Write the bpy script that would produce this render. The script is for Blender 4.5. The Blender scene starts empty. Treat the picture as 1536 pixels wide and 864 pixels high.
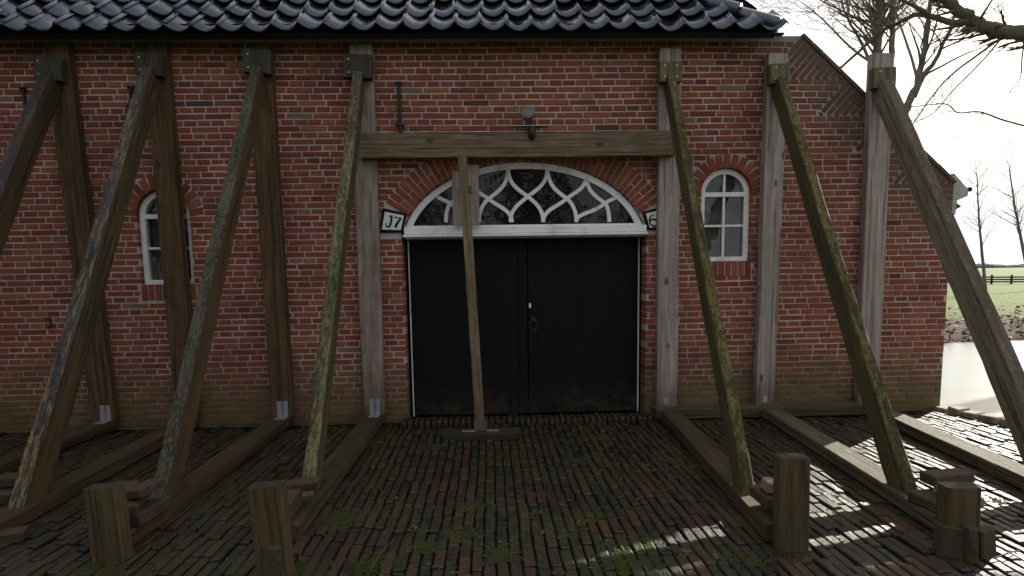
import bpy, bmesh, math, random
from mathutils import Vector, Matrix
from mathutils.geometry import tessellate_polygon
from mathutils import noise as mnoise

random.seed(7)
S = bpy.context.scene
C = S.collection
PI = math.pi

# ------------------------------------------------------------------ camera
YAW, PITCH, ROLL, PY, D, H, F = 0.03444, 0.10806, -0.01534, 506.88, 5.7837, 1.4312, 900.0
def cam_axes():
    cy, sy, cp, sp = math.cos(YAW), math.sin(YAW), math.cos(PITCH), math.sin(PITCH)
    f = Vector((sy*cp, cy*cp, -sp)); r = Vector((cy, -sy, 0)); u = r.cross(f)
    cr, sr = math.cos(ROLL), math.sin(ROLL)
    return cr*r + sr*u, -sr*r + cr*u, f
CR, CU, CF = cam_axes()
EYE = Vector((0, -D, H))
def ray(px, py): return CF + CR*((px-768)/F) - CU*((py-PY)/F)
def W(px, py, y=0.0):            # photograph pixel -> point on the vertical plane at depth y
    d = ray(px, py); return EYE + d*((y+D)/d.y)
def G(px, py, z=0.0):            # photograph pixel -> point on the level plane at height z
    d = ray(px, py); return EYE + d*((z-H)/d.z)

cam = bpy.data.cameras.new('camera')
co = bpy.data.objects.new('camera', cam); C.objects.link(co)
m = Matrix((CR, CU, -CF)).transposed().to_4x4(); m.translation = EYE
co.matrix_world = m
cam.sensor_width = 36; cam.lens = 36*F/1536
cam.shift_y = (PY-432)/1536; cam.clip_end = 3000; cam.clip_start = 0.05
S.camera = co

# ------------------------------------------------------------------ helpers
def thing(name, label, cat, loc=(0, 0, 0), group=None):
    o = bpy.data.objects.new(name, None); C.objects.link(o)
    o.location = loc; o.empty_display_size = .1
    o['label'] = label; o['category'] = cat
    if group: o['group'] = group
    return o
def tag(o, label, cat, group=None, kind=None):
    o['label'] = label; o['category'] = cat
    if group: o['group'] = group
    if kind: o['kind'] = kind
    return o
def obj(name, verts, faces, mats, parent=None, mat_idx=None, smooth=False, tone=None, tone2=None):
    """verts are world coordinates; a parent (unrotated Empty or part) keeps them in place"""
    me = bpy.data.meshes.new(name)
    off = wpos(parent) if parent else Vector((0, 0, 0))
    me.from_pydata([Vector(v)-off for v in verts], [], faces)
    if not isinstance(mats, (list, tuple)): mats = [mats]
    for m_ in mats: me.materials.append(m_)
    if mat_idx: me.polygons.foreach_set('material_index', mat_idx)
    if smooth: me.polygons.foreach_set('use_smooth', [True]*len(me.polygons))
    for nm, t in (('tone', tone), ('tone2', tone2)):
        if t:
            a = me.attributes.new(nm, 'FLOAT', 'FACE'); a.data.foreach_set('value', t)
    me.update()
    o = bpy.data.objects.new(name, me); C.objects.link(o)
    if parent: o.parent = parent
    return o
def wpos(o):
    p = Vector((0, 0, 0))
    while o is not None:
        p += o.location; o = o.parent
    return p
def struct(o): o['kind'] = 'structure'; return o

class MB:
    def __init__(s): s.v = []; s.f = []; s.m = []; s.t = []; s.t2 = []
    def add(s, vs, fs, mi=0, tone=0.0, tone2=0.0):
        n = len(s.v); s.v += [Vector(v) for v in vs]
        s.f += [tuple(i+n for i in f) for f in fs]
        s.m += [mi]*len(fs); s.t += [tone]*len(fs); s.t2 += [tone2]*len(fs)
    def box(s, a, b, mi=0, tone=0.0, bev=0.0):
        x0, y0, z0 = a; x1, y1, z1 = b
        M = Matrix.Translation(((x0+x1)/2, (y0+y1)/2, (z0+z1)/2))
        s.obox(M, (x1-x0)/2, (y1-y0)/2, (z1-z0)/2, mi, tone, bev)
    def obox(s, M, hx, hy, hz, mi=0, tone=0.0, bev=0.0, jit=0.0):
        if bev <= 0:
            vs = [M @ Vector((x*hx, y*hy, z*hz)) for x, y, z in ((-1,-1,-1),(1,-1,-1),(1,1,-1),(-1,1,-1),(-1,-1,1),(1,-1,1),(1,1,1),(-1,1,1))]
            s.add(vs, [(0,3,2,1),(4,5,6,7),(0,1,5,4),(1,2,6,5),(2,3,7,6),(3,0,4,7)], mi, tone)
            return
        b = min(bev, hx*.45, hy*.45, hz*.45)
        vs = []; idx = {}
        for x in (-1, 1):
            for y in (-1, 1):
                for z in (-1, 1):
                    j = Vector((random.uniform(-jit, jit), random.uniform(-jit, jit), random.uniform(-jit, jit)))
                    for k, sh in enumerate(((0,b,b),(b,0,b),(b,b,0))):
                        idx[(x,y,z,k)] = len(vs)
                        vs.append(M @ (Vector((x*(hx-sh[0]), y*(hy-sh[1]), z*(hz-sh[2])))+j))
        fs = []
        I = lambda x,y,z,k: idx[(x,y,z,k)]
        for sg in (-1, 1):
            q = [I(sg,-1,-1,0), I(sg,1,-1,0), I(sg,1,1,0), I(sg,-1,1,0)]; fs.append(q if sg > 0 else q[::-1])
            q = [I(-1,sg,-1,1), I(-1,sg,1,1), I(1,sg,1,1), I(1,sg,-1,1)]; fs.append(q if sg > 0 else q[::-1])
            q = [I(-1,-1,sg,2), I(1,-1,sg,2), I(1,1,sg,2), I(-1,1,sg,2)]; fs.append(q if sg > 0 else q[::-1])
        for a_ in (-1, 1):
            for b_ in (-1, 1):
                q = [I(a_,b_,-1,0), I(a_,b_,1,0), I(a_,b_,1,1), I(a_,b_,-1,1)]; fs.append(q if a_*b_ < 0 else q[::-1])
                q = [I(a_,-1,b_,0), I(a_,1,b_,0), I(a_,1,b_,2), I(a_,-1,b_,2)]; fs.append(q if a_*b_ > 0 else q[::-1])
                q = [I(-1,a_,b_,1), I(1,a_,b_,1), I(1,a_,b_,2), I(-1,a_,b_,2)]; fs.append(q if a_*b_ < 0 else q[::-1])
        for x in (-1, 1):
            for y in (-1, 1):
                for z in (-1, 1):
                    q = [I(x,y,z,0), I(x,y,z,1), I(x,y,z,2)]; fs.append(q if x*y*z > 0 else q[::-1])
        s.add(vs, fs, mi, tone)
    def tube(s, pts, radii, n=6, mi=0, tone=0.0, caps=True):
        pts = [Vector(p) for p in pts]; k = len(pts)
        if not isinstance(radii, (list, tuple)): radii = [radii]*k
        base = len(s.v); nrm = None
        for i, p in enumerate(pts):
            t = (pts[min(i+1, k-1)]-pts[max(i-1, 0)])
            t = t.normalized() if t.length > 1e-9 else Vector((0, 0, 1))
            if nrm is None:
                a = Vector((0, 0, 1)) if abs(t.z) < .9 else Vector((1, 0, 0)); nrm = t.cross(a).normalized()
            else:
                nrm = (nrm - t*nrm.dot(t))
                nrm = nrm.normalized() if nrm.length > 1e-6 else t.orthogonal().normalized()
            bn = t.cross(nrm)
            for j in range(n):
                a = 2*PI*j/n
                s.v.append(p + (nrm*math.cos(a)+bn*math.sin(a))*radii[i])
        for i in range(k-1):
            for j in range(n):
                j2 = (j+1) % n
                s.f.append((base+i*n+j, base+i*n+j2, base+(i+1)*n+j2, base+(i+1)*n+j)); s.m.append(mi); s.t.append(tone); s.t2.append(0)
        if caps:
            s.f.append(tuple(base+j for j in range(n))[::-1]); s.m.append(mi); s.t.append(tone); s.t2.append(0)
            s.f.append(tuple(base+(k-1)*n+j for j in range(n))); s.m.append(mi); s.t.append(tone); s.t2.append(0)
    def ribbon(s, pts, hw, y0, y1, mi=0):
        """a flat strip following pts (x,z) in a vertical plane, between depths y0 (front) and y1 (back)"""
        k = len(pts); base = len(s.v)
        for i in range(k):
            a = Vector(pts[max(i-1, 0)]); b = Vector(pts[min(i+1, k-1)]); t = (b-a).normalized(); n = Vector((-t.y, t.x))
            w = hw[i] if isinstance(hw, (list, tuple)) else hw
            p = Vector(pts[i]); l = p+n*w; r = p-n*w
            s.v += [Vector((l.x, y0, l.y)), Vector((r.x, y0, r.y)), Vector((r.x, y1, r.y)), Vector((l.x, y1, l.y))]
        fs = []
        for i in range(k-1):
            o = base+i*4; q = o+4
            for e in range(4):
                fs.append((o+e, q+e, q+(e+1) % 4, o+(e+1) % 4))
        fs.append((base, base+1, base+2, base+3)); o = base+(k-1)*4; fs.append((o+3, o+2, o+1, o))
        s.f += fs; s.m += [mi]*len(fs); s.t += [0]*len(fs); s.t2 += [0]*len(fs)
    def build(s, name, mats, parent=None, smooth=False):
        return obj(name, s.v, s.f, mats, parent, s.m, smooth, s.t, s.t2)

def extrude_poly(poly, y0, y1, holes=()):
    """outline (x,z) with holes -> closed solid between depth y0 (front) and y1 (back)"""
    loops = [poly]+list(holes)
    tri = tessellate_polygon([[Vector((p[0], p[1], 0)) for p in l] for l in loops])
    flat = [p for l in loops for p in l]; n = len(flat)
    vs = [(p[0], y0, p[1]) for p in flat]+[(p[0], y1, p[1]) for p in flat]
    fs = []
    for a, b, c in tri:
        A, B, Cc = (Vector(flat[i]) for i in (a, b, c))
        cr = (B-A).x*(Cc-A).y-(B-A).y*(Cc-A).x
        if cr < 0: b, c = c, b
        fs.append((a, b, c)); fs.append((a+n, c+n, b+n))
    k = 0
    for li, l in enumerate(loops):
        ar = sum(l[i][0]*l[(i+1) % len(l)][1]-l[(i+1) % len(l)][0]*l[i][1] for i in range(len(l)))
        for i in range(len(l)):
            a = k+i; b = k+(i+1) % len(l)
            q = (a, a+n, b+n, b)
            if (ar > 0) != (li == 0): q = q[::-1]
            fs.append(q)
        k += len(l)
    return vs, fs

# ------------------------------------------------------------------ materials
class NT:
    def __init__(s, name):
        s.m = bpy.data.materials.new(name); s.m.use_nodes = True
        s.t = s.m.node_tree; s.t.nodes.clear()
        s.out = s.t.nodes.new('ShaderNodeOutputMaterial')
        s.b = s.t.nodes.new('ShaderNodeBsdfPrincipled')
        s.t.links.new(s.b.outputs[0], s.out.inputs[0])
    def n(s, ty, **kw):
        x = s.t.nodes.new(ty)
        for k, v in kw.items():
            if k.startswith('i_'): x.inputs[k[2:].replace('_', ' ')].default_value = v
            else: setattr(x, k, v)
        return x
    def l(s, a, b): s.t.links.new(a, b)
    def val(s, x, sock):
        if isinstance(x, (int, float)): sock.default_value = x
        elif isinstance(x, tuple): sock.default_value = x if len(x) == len(sock.default_value) else x+(1,)
        else: s.l(x, sock)
    def math(s, op, a, b=0.0, c=None, clamp=False):
        x = s.n('ShaderNodeMath', operation=op, use_clamp=clamp)
        s.val(a, x.inputs[0]); s.val(b, x.inputs[1])
        if c is not None: s.val(c, x.inputs[2])
        return x.outputs[0]
    def mix(s, f, a, b, blend='MIX'):
        x = s.n('ShaderNodeMix', data_type='RGBA', blend_type=blend)
        s.val(f, x.inputs[0]); s.val(a, x.inputs[6]); s.val(b, x.inputs[7])
        return x.outputs[2]
    def ramp(s, f, lo, hi, to0=0.0, to1=1.0):
        x = s.n('ShaderNodeMapRange', interpolation_type='SMOOTHSTEP')
        s.val(f, x.inputs[0]); x.inputs[1].default_value = lo; x.inputs[2].default_value = hi
        x.inputs[3].default_value = to0; x.inputs[4].default_value = to1
        return x.outputs[0]
    def noise(s, vec, scale, detail=4, rough=.55, dist=0.0):
        x = s.n('ShaderNodeTexNoise'); x.inputs['Scale'].default_value = scale
        x.inputs['Detail'].default_value = detail; x.inputs['Roughness'].default_value = rough; x.inputs['Distortion'].default_value = dist
        if vec is not None: s.l(vec, x.inputs['Vector'])
        return x.outputs[0]
    def mapping(s, vec, scale=(1, 1, 1), loc=(0, 0, 0)):
        x = s.n('ShaderNodeMapping'); x.inputs['Scale'].default_value = scale; x.inputs['Location'].default_value = loc
        s.l(vec, x.inputs['Vector']); return x.outputs[0]
    def pos(s): return s.n('ShaderNodeNewGeometry').outputs['Position']
    def nrm(s):
        g = s.n('ShaderNodeNewGeometry'); x = s.n('ShaderNodeSeparateXYZ'); s.l(g.outputs['Normal'], x.inputs[0]); return x.outputs
    def sep(s, v):
        x = s.n('ShaderNodeSeparateXYZ'); s.l(v, x.inputs[0]); return x.outputs
    def objc(s): return s.n('ShaderNodeTexCoord').outputs['Object']
    def attr(s, name):
        x = s.n('ShaderNodeAttribute'); x.attribute_name = name; return x.outputs['Fac']
    def bump(s, h, dist=.005, strength=1.0):
        x = s.n('ShaderNodeBump'); x.inputs['Distance'].default_value = dist; x.inputs['Strength'].default_value = strength
        s.l(h, x.inputs['Height']); s.l(x.outputs[0], s.b.inputs['Normal'])
    def cramp(s, f, stops):
        x = s.n('ShaderNodeValToRGB'); e = x.color_ramp.elements
        while len(e) < len(stops): e.new(.5)
        for i, (p, c) in enumerate(stops): e[i].position = p; e[i].color = tuple(c)+(1,)
        s.val(f, x.inputs[0]); return x.outputs[0]
    def set(s, col=None, rough=None, spec=None, metal=None):
        if col is not None: s.val(col, s.b.inputs['Base Color'])
        if rough is not None: s.val(rough, s.b.inputs['Roughness'])
        if spec is not None: s.b.inputs['Specular IOR Level'].default_value = spec
        if metal is not None: s.b.inputs['Metallic'].default_value = metal
        return s.m

def m_brick():
    t = NT('old_brick'); p = t.pos(); tone = t.attr('tone'); z = t.sep(p)[2]; x = t.sep(p)[0]
    hue = t.attr('tone2')
    col = t.cramp(tone, [(0, (.115, .046, .038)), (.12, (.175, .055, .036)), (.4, (.28, .072, .040)), (.7, (.355, .096, .049)), (.9, (.39, .145, .07)), (1, (.24, .14, .10))])
    col = t.mix(t.ramp(hue, .45, 1, 0, .75), col, t.mix(1, col, (1.0, 1.32, 1.05), 'MULTIPLY'))
    col = t.mix(t.ramp(hue, .35, 0, 0, .4), col, t.mix(1, col, (.72, .8, 1.05), 'MULTIPLY'))
    n1 = t.noise(p, 45, 6, .7); n2 = t.noise(p, 9, 3)
    col = t.mix(t.ramp(t.noise(p, 1.1, 5, .65), .42, .68, 0, .5), col, t.mix(1, col, (.55, .56, .58), 'MULTIPLY'))
    col = t.mix(t.ramp(n1, .3, .75), t.mix(1, col, (.62, .58, .6), 'MULTIPLY'), col)
    lime = t.math('MULTIPLY', t.ramp(t.noise(p, 70, 5, .75), .56, .74), t.ramp(n2, .4, .75, .03, .38))
    col = t.mix(lime, col, (.36, .27, .245))
    # green algae on the lower courses and damp dark patches
    zz = t.math('ADD', z, t.math('MULTIPLY', t.math('SUBTRACT', t.noise(p, 2.3, 4), .5), .9))
    alg = t.math('MULTIPLY', t.ramp(zz, .80, .05), t.ramp(t.noise(p, 14, 4, .7), .3, .62, .35, .95))
    col = t.mix(alg, col, (.085, .083, .03))
    # weathered right shoulder of the gable
    dk = t.math('MULTIPLY', t.ramp(t.math('ADD', t.math('ADD', x, z), t.math('MULTIPLY', n2, .8)), 6.0, 6.9), .8)
    col = t.mix(dk, col, (.082, .062, .043))
    t.bump(t.math('ADD', n1, t.math('MULTIPLY', t.noise(p, 180, 3), .4)), .004, .8)
    return t.set(col, .9, .25)
def m_mortar():
    t = NT('lime_mortar'); p = t.pos(); z = t.sep(p)[2]; x = t.sep(p)[0]
    col = t.mix(t.ramp(t.noise(p, 4, 5, .7), .3, .7), (.36, .30, .28), (.56, .49, .47))
    col = t.mix(t.ramp(t.noise(p, 1.1, 5, .65), .42, .68, 0, .6), col, t.mix(1, col, (.5, .5, .5), 'MULTIPLY'))
    col = t.mix(t.math('MULTIPLY', t.ramp(t.noise(p, 60, 4, .7), .52, .75), .45), col, (.22, .15, .125))
    zz = t.math('ADD', z, t.math('MULTIPLY', t.math('SUBTRACT', t.noise(p, 2.3, 4), .5), .9))
    col = t.mix(t.math('MULTIPLY', t.ramp(zz, .75, .05), .85), col, (.085, .078, .033))
    dk = t.math('MULTIPLY', t.ramp(t.math('ADD', x, z), 5.9, 6.6), .8)
    col = t.mix(dk, col, (.10, .082, .06))
    t.bump(t.noise(p, 120, 4), .004, .8)
    return t.set(col, .95, .1)
def m_wood(name, c1, c2, moss=.0, mosscol=(.05, .06, .02), top=.0, topcol=(.2, .17, .03), low=.0, lowh=.6, crack=.7, rough=.85, toplo=.40, grain=.8, peel=None, pamt=.9):
    t = NT(name); oc = t.objc(); inf = t.n('ShaderNodeObjectInfo').outputs['Random']
    cmb = t.n('ShaderNodeCombineXYZ'); t.l(t.math('MULTIPLY', inf, 37.0), cmb.inputs[0]); t.l(t.math('MULTIPLY', inf, 91.0), cmb.inputs[2])
    add = t.n('ShaderNodeVectorMath', operation='ADD'); t.l(oc, add.inputs[0]); t.l(cmb.outputs[0], add.inputs[1]); v = add.outputs[0]
    p = t.pos()
    g = t.noise(t.mapping(v, (1, 1, .045)), 60, 6, .62, .6)
    g2 = t.noise(t.mapping(v, (1, 1, .12)), 9, 4, .6, 1.2)
    col = t.mix(t.ramp(g2, .28, .72), c1, c2)
    col = t.mix(t.ramp(g, .36, .66, 0, grain), col, t.mix(1, col, (.38, .35, .32), 'MULTIPLY'))
    col = t.mix(t.ramp(t.noise(t.mapping(v, (1, 1, .03)), 150, 4, .7), .45, .75, 0, .55), col, t.mix(1, col, (1.6, 1.55, 1.5), 'MULTIPLY'))
    ck = t.ramp(t.noise(t.mapping(v, (1, 1, .016)), 34, 3, .5, .3),   .59, .63)
    col = t.mix(t.math('MULTIPLY', ck, crack), col, (.02, .016, .011))
    vo = t.n('ShaderNodeTexVoronoi'); vo.inputs['Scale'].default_value = 1; t.l(t.mapping(v, (5, 5, 2.6)), vo.inputs['Vector'])
    kn = t.ramp(vo.outputs['Distance'], .14, .06)
    col = t.mix(t.math('MULTIPLY', kn, .8), col, (.028, .019, .012))
    if moss:
        mk = t.math('MULTIPLY', t.ramp(t.noise(v, 6, 5, .7), .35, .68), moss); col = t.mix(mk, col, mosscol)
    if low:
        z = t.sep(p)[2]
        mk = t.math('MULTIPLY', t.ramp(t.math('ADD', z, t.math('MULTIPLY', t.noise(p, 5, 4), lowh*.9)), lowh*1.35, lowh*.35), low)
        col = t.mix(mk, col, t.mix(t.ramp(t.noise(p, 30, 4), .35, .65), (.045, .04, .013), (.10, .07, .02)))
    if top:
        nz = t.nrm()[2]
        br = t.math('ADD', t.math('MULTIPLY', t.noise(t.mapping(v, (1, 1, .35)), 70, 6, .8), .7), t.math('MULTIPLY', t.noise(t.mapping(v, (1, 1, .25)), 9, 4, .6), .3))
        mk = t.math('MULTIPLY', t.math('MULTIPLY', t.ramp(nz, .12, .35), t.ramp(br, toplo, toplo+.16)), top)
        tc2 = t.mix(t.ramp(t.noise(v, 120, 3, .7), .35, .65), topcol, tuple(q*.55 for q in topcol)); topcol = tc2
        col = t.mix(mk, col, topcol)
        if peel:
            pn = t.math('ADD', t.math('MULTIPLY', t.noise(t.mapping(v, (1, 1, .16)), 48, 5, .7, .5), .75), t.math('MULTIPLY', t.noise(t.mapping(v, (1, 1, .4)), 3, 2), .25))
            pk = t.math('MULTIPLY', t.math('MULTIPLY', t.ramp(nz, .12, .35), t.ramp(pn, .50, .57)), pamt); col = t.mix(pk, col, peel)
        h = t.math('ADD', g, t.math('MULTIPLY', mk, 2.0))
    else: h = g
    t.bump(t.math('SUBTRACT', h, t.math('MULTIPLY', ck, 1.6)), .007, 1.0)
    return t.set(col, rough, .3)
def m_plain(name, col, rough=.5, spec=.5, metal=0.0, var=.3, scale=20, bump=0.0, dirt=None, dirtamt=.4):
    t = NT(name); p = t.pos(); n = t.noise(p, scale, 5, .65)
    c = t.mix(t.ramp(n, .3, .7, 0, var), col, tuple(x*.35 for x in col))
    if dirt: c = t.mix(t.math('MULTIPLY', t.ramp(t.noise(p, scale*.4, 6, .75), .5, .72), dirtamt), c, dirt)
    if bump: t.bump(n, bump)
    return t.set(c, rough, spec, metal)
def m_tile():
    t = NT('glazed_pantile'); p = t.pos(); tone = t.attr('tone')
    c = t.mix(tone, (.006, .007, .011), (.014, .017, .026))
    n = t.noise(p, 22, 5, .7)
    mk = t.math('MULTIPLY', t.ramp(n, .58, .74), .35)
    c = t.mix(mk, c, (.04, .042, .036))
    t.bump(t.noise(p, 16, 4), .008, .6)
    t.b.inputs['IOR'].default_value = 1.6; t.b.inputs['Coat Weight'].default_value = .4; t.b.inputs['Coat Roughness'].default_value = .05; t.b.inputs['Specular Tint'].default_value = (.74, .85, 1, 1)
    return t.set(c, t.math('ADD', t.ramp(n, .4, .7, .12, .34), t.math('MULTIPLY', tone, .2)), .6)
def m_paver():
    t = NT('mossy_paver'); p = t.pos(); tone = t.attr('tone'); nz = t.nrm()[2]
    c = t.cramp(tone, [(0, (.008, .009, .013)), (.25, (.017, .012, .009)), (.5, (.036, .019, .010)), (.72, (.068, .026, .013)), (.9, (.12, .040, .018)), (1, (.045, .036, .03))])
    c = t.mix(t.ramp(t.noise(p, 90, 5, .7), .35, .7), t.mix(1, c, (.5, .5, .5), 'MULTIPLY'), c)
    big = t.noise(p, 1.5, 4, .6); fine = t.noise(p, 24, 5, .75)
    mk = t.math('MULTIPLY', t.ramp(t.math('ADD', fine, t.math('MULTIPLY', big, .9)), .80, 1.08), .88)
    c = t.mix(mk, c, t.mix(t.ramp(t.noise(p, 60, 3), .35, .65), (.014, .014, .005), (.044, .044, .011)))
    pale = t.math('MULTIPLY', t.ramp(t.noise(p, 130, 3, .7), .68, .74), .25)
    c = t.mix(pale, c, (.2, .18, .17))
    t.bump(t.math('ADD', fine, t.math('MULTIPLY', t.noise(p, 140, 4), .5)), .006, .9)
    return t.set(c, t.ramp(fine, .3, .7, .36, .72), .42)
def m_soil(name='joint_soil', a=(.004, .0035, .002), b=(.014, .013, .005)):
    t = NT(name); p = t.pos(); n = t.noise(p, 20, 6, .7)
    t.bump(n, .01); return t.set(t.mix(t.ramp(n, .35, .7), a, b), .95, .1)
def m_field():
    t = NT('meadow_ground'); p = t.pos(); y = t.sep(p)[1]; z = t.sep(p)[2]
    n = t.noise(p, .7, 6, .7); n2 = t.noise(p, 9, 5, .75)
    gr = t.mix(t.ramp(n2, .3, .7), (.045, .075, .010), (.095, .135, .022))
    gr = t.mix(t.ramp(n, .45, .65, 0, .6), gr, (.11, .115, .035))
    lit = t.mix(t.ramp(t.noise(p, 12, 6, .8), .38, .62), (.012, .008, .004), (.07, .036, .018))
    mk = t.ramp(t.math('ADD', z, t.math('MULTIPLY', t.math('SUBTRACT', n2, .5), .5)), -.08, -.26)
    t.bump(n2, .05)
    return t.set(t.mix(mk, gr, lit), .95, .1)
def m_bark(name, a, b, green=0.0):
    t = NT(name); p = t.pos(); n = t.noise(t.mapping(p, (1, 1, .3)), 18, 6, .7)
    c = t.mix(t.ramp(n, .35, .65), a, b)
    if green: c = t.mix(t.math('MULTIPLY', t.ramp(t.nrm()[2], -.2, .8), green), c, (.09, .09, .035))
    t.bump(n, .01); return t.set(c, .9, .15)
def m_glass(name='window_pane', d0=(.06, .058, .052), d1=(.16, .15, .135), alpha=.55, refl=.9, see=.58):
    t = NT(name); p = t.pos()
    tr = t.n('ShaderNodeBsdfTransparent'); tr.inputs[0].default_value = (see, see*1.02, see, 1)
    gl = t.n('ShaderNodeBsdfGlossy'); gl.inputs['Roughness'].default_value = .03
    df = t.n('ShaderNodeBsdfDiffuse'); t.l(t.mix(t.ramp(t.noise(p, 5, 5, .7), .35, .7), d0, d1), df.inputs[0])
    m1 = t.n('ShaderNodeMixShader'); m1.inputs[0].default_value = alpha; t.l(tr.outputs[0], m1.inputs[1]); t.l(df.outputs[0], m1.inputs[2])
    fr = t.n('ShaderNodeFresnel'); fr.inputs[0].default_value = 1.5
    bp = t.n('ShaderNodeBump'); bp.inputs['Distance'].default_value = .02; bp.inputs['Strength'].default_value = .25; t.l(t.noise(p, 3.5, 2), bp.inputs['Height'])
    t.l(bp.outputs[0], gl.inputs['Normal'])
    m2 = t.n('ShaderNodeMixShader'); t.l(t.math('MULTIPLY', fr.outputs[0], refl), m2.inputs[0]); t.l(m1.outputs[0], m2.inputs[1]); t.l(gl.outputs[0], m2.inputs[2])
    t.l(m2.outputs[0], t.out.inputs[0]); return t.m
def m_door():
    t = NT('black_door_paint'); p = t.pos()
    n = t.noise(t.mapping(p, (1, 1, .12)), 30, 5, .65)
    c = t.mix(n, (.0042, .0043, .0048), (.0095, .0095, .010))
    z = t.sep(p)[2]
    sc = t.math('MULTIPLY', t.ramp(t.noise(t.mapping(p, (1, 1, .3)), 38, 3, .8), .685, .73), t.ramp(z, 1.3, .2, .25, .8))
    c = t.mix(sc, c, (.10, .095, .08))
    c = t.mix(t.math('MULTIPLY', t.ramp(z, .4, .0), t.ramp(t.noise(p, 8, 5, .7), .4, .7, .1, .8)), c, (.05, .045, .024))
    t.bump(n, .002, .4); return t.set(c, t.ramp(n, .3, .7, .5, .65), .12)
def m_ice():
    t = NT('pale_pond_water'); p = t.pos(); n = t.noise(t.mapping(p, (.5, 1.6, 1)), 1.2, 5, .65)
    c = t.mix(t.ramp(n, .3, .7), (.055, .085, .077), (.08, .112, .102))
    t.bump(t.noise(p, 6, 3), .01, .25)
    return t.set(c, .28, .3)

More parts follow.
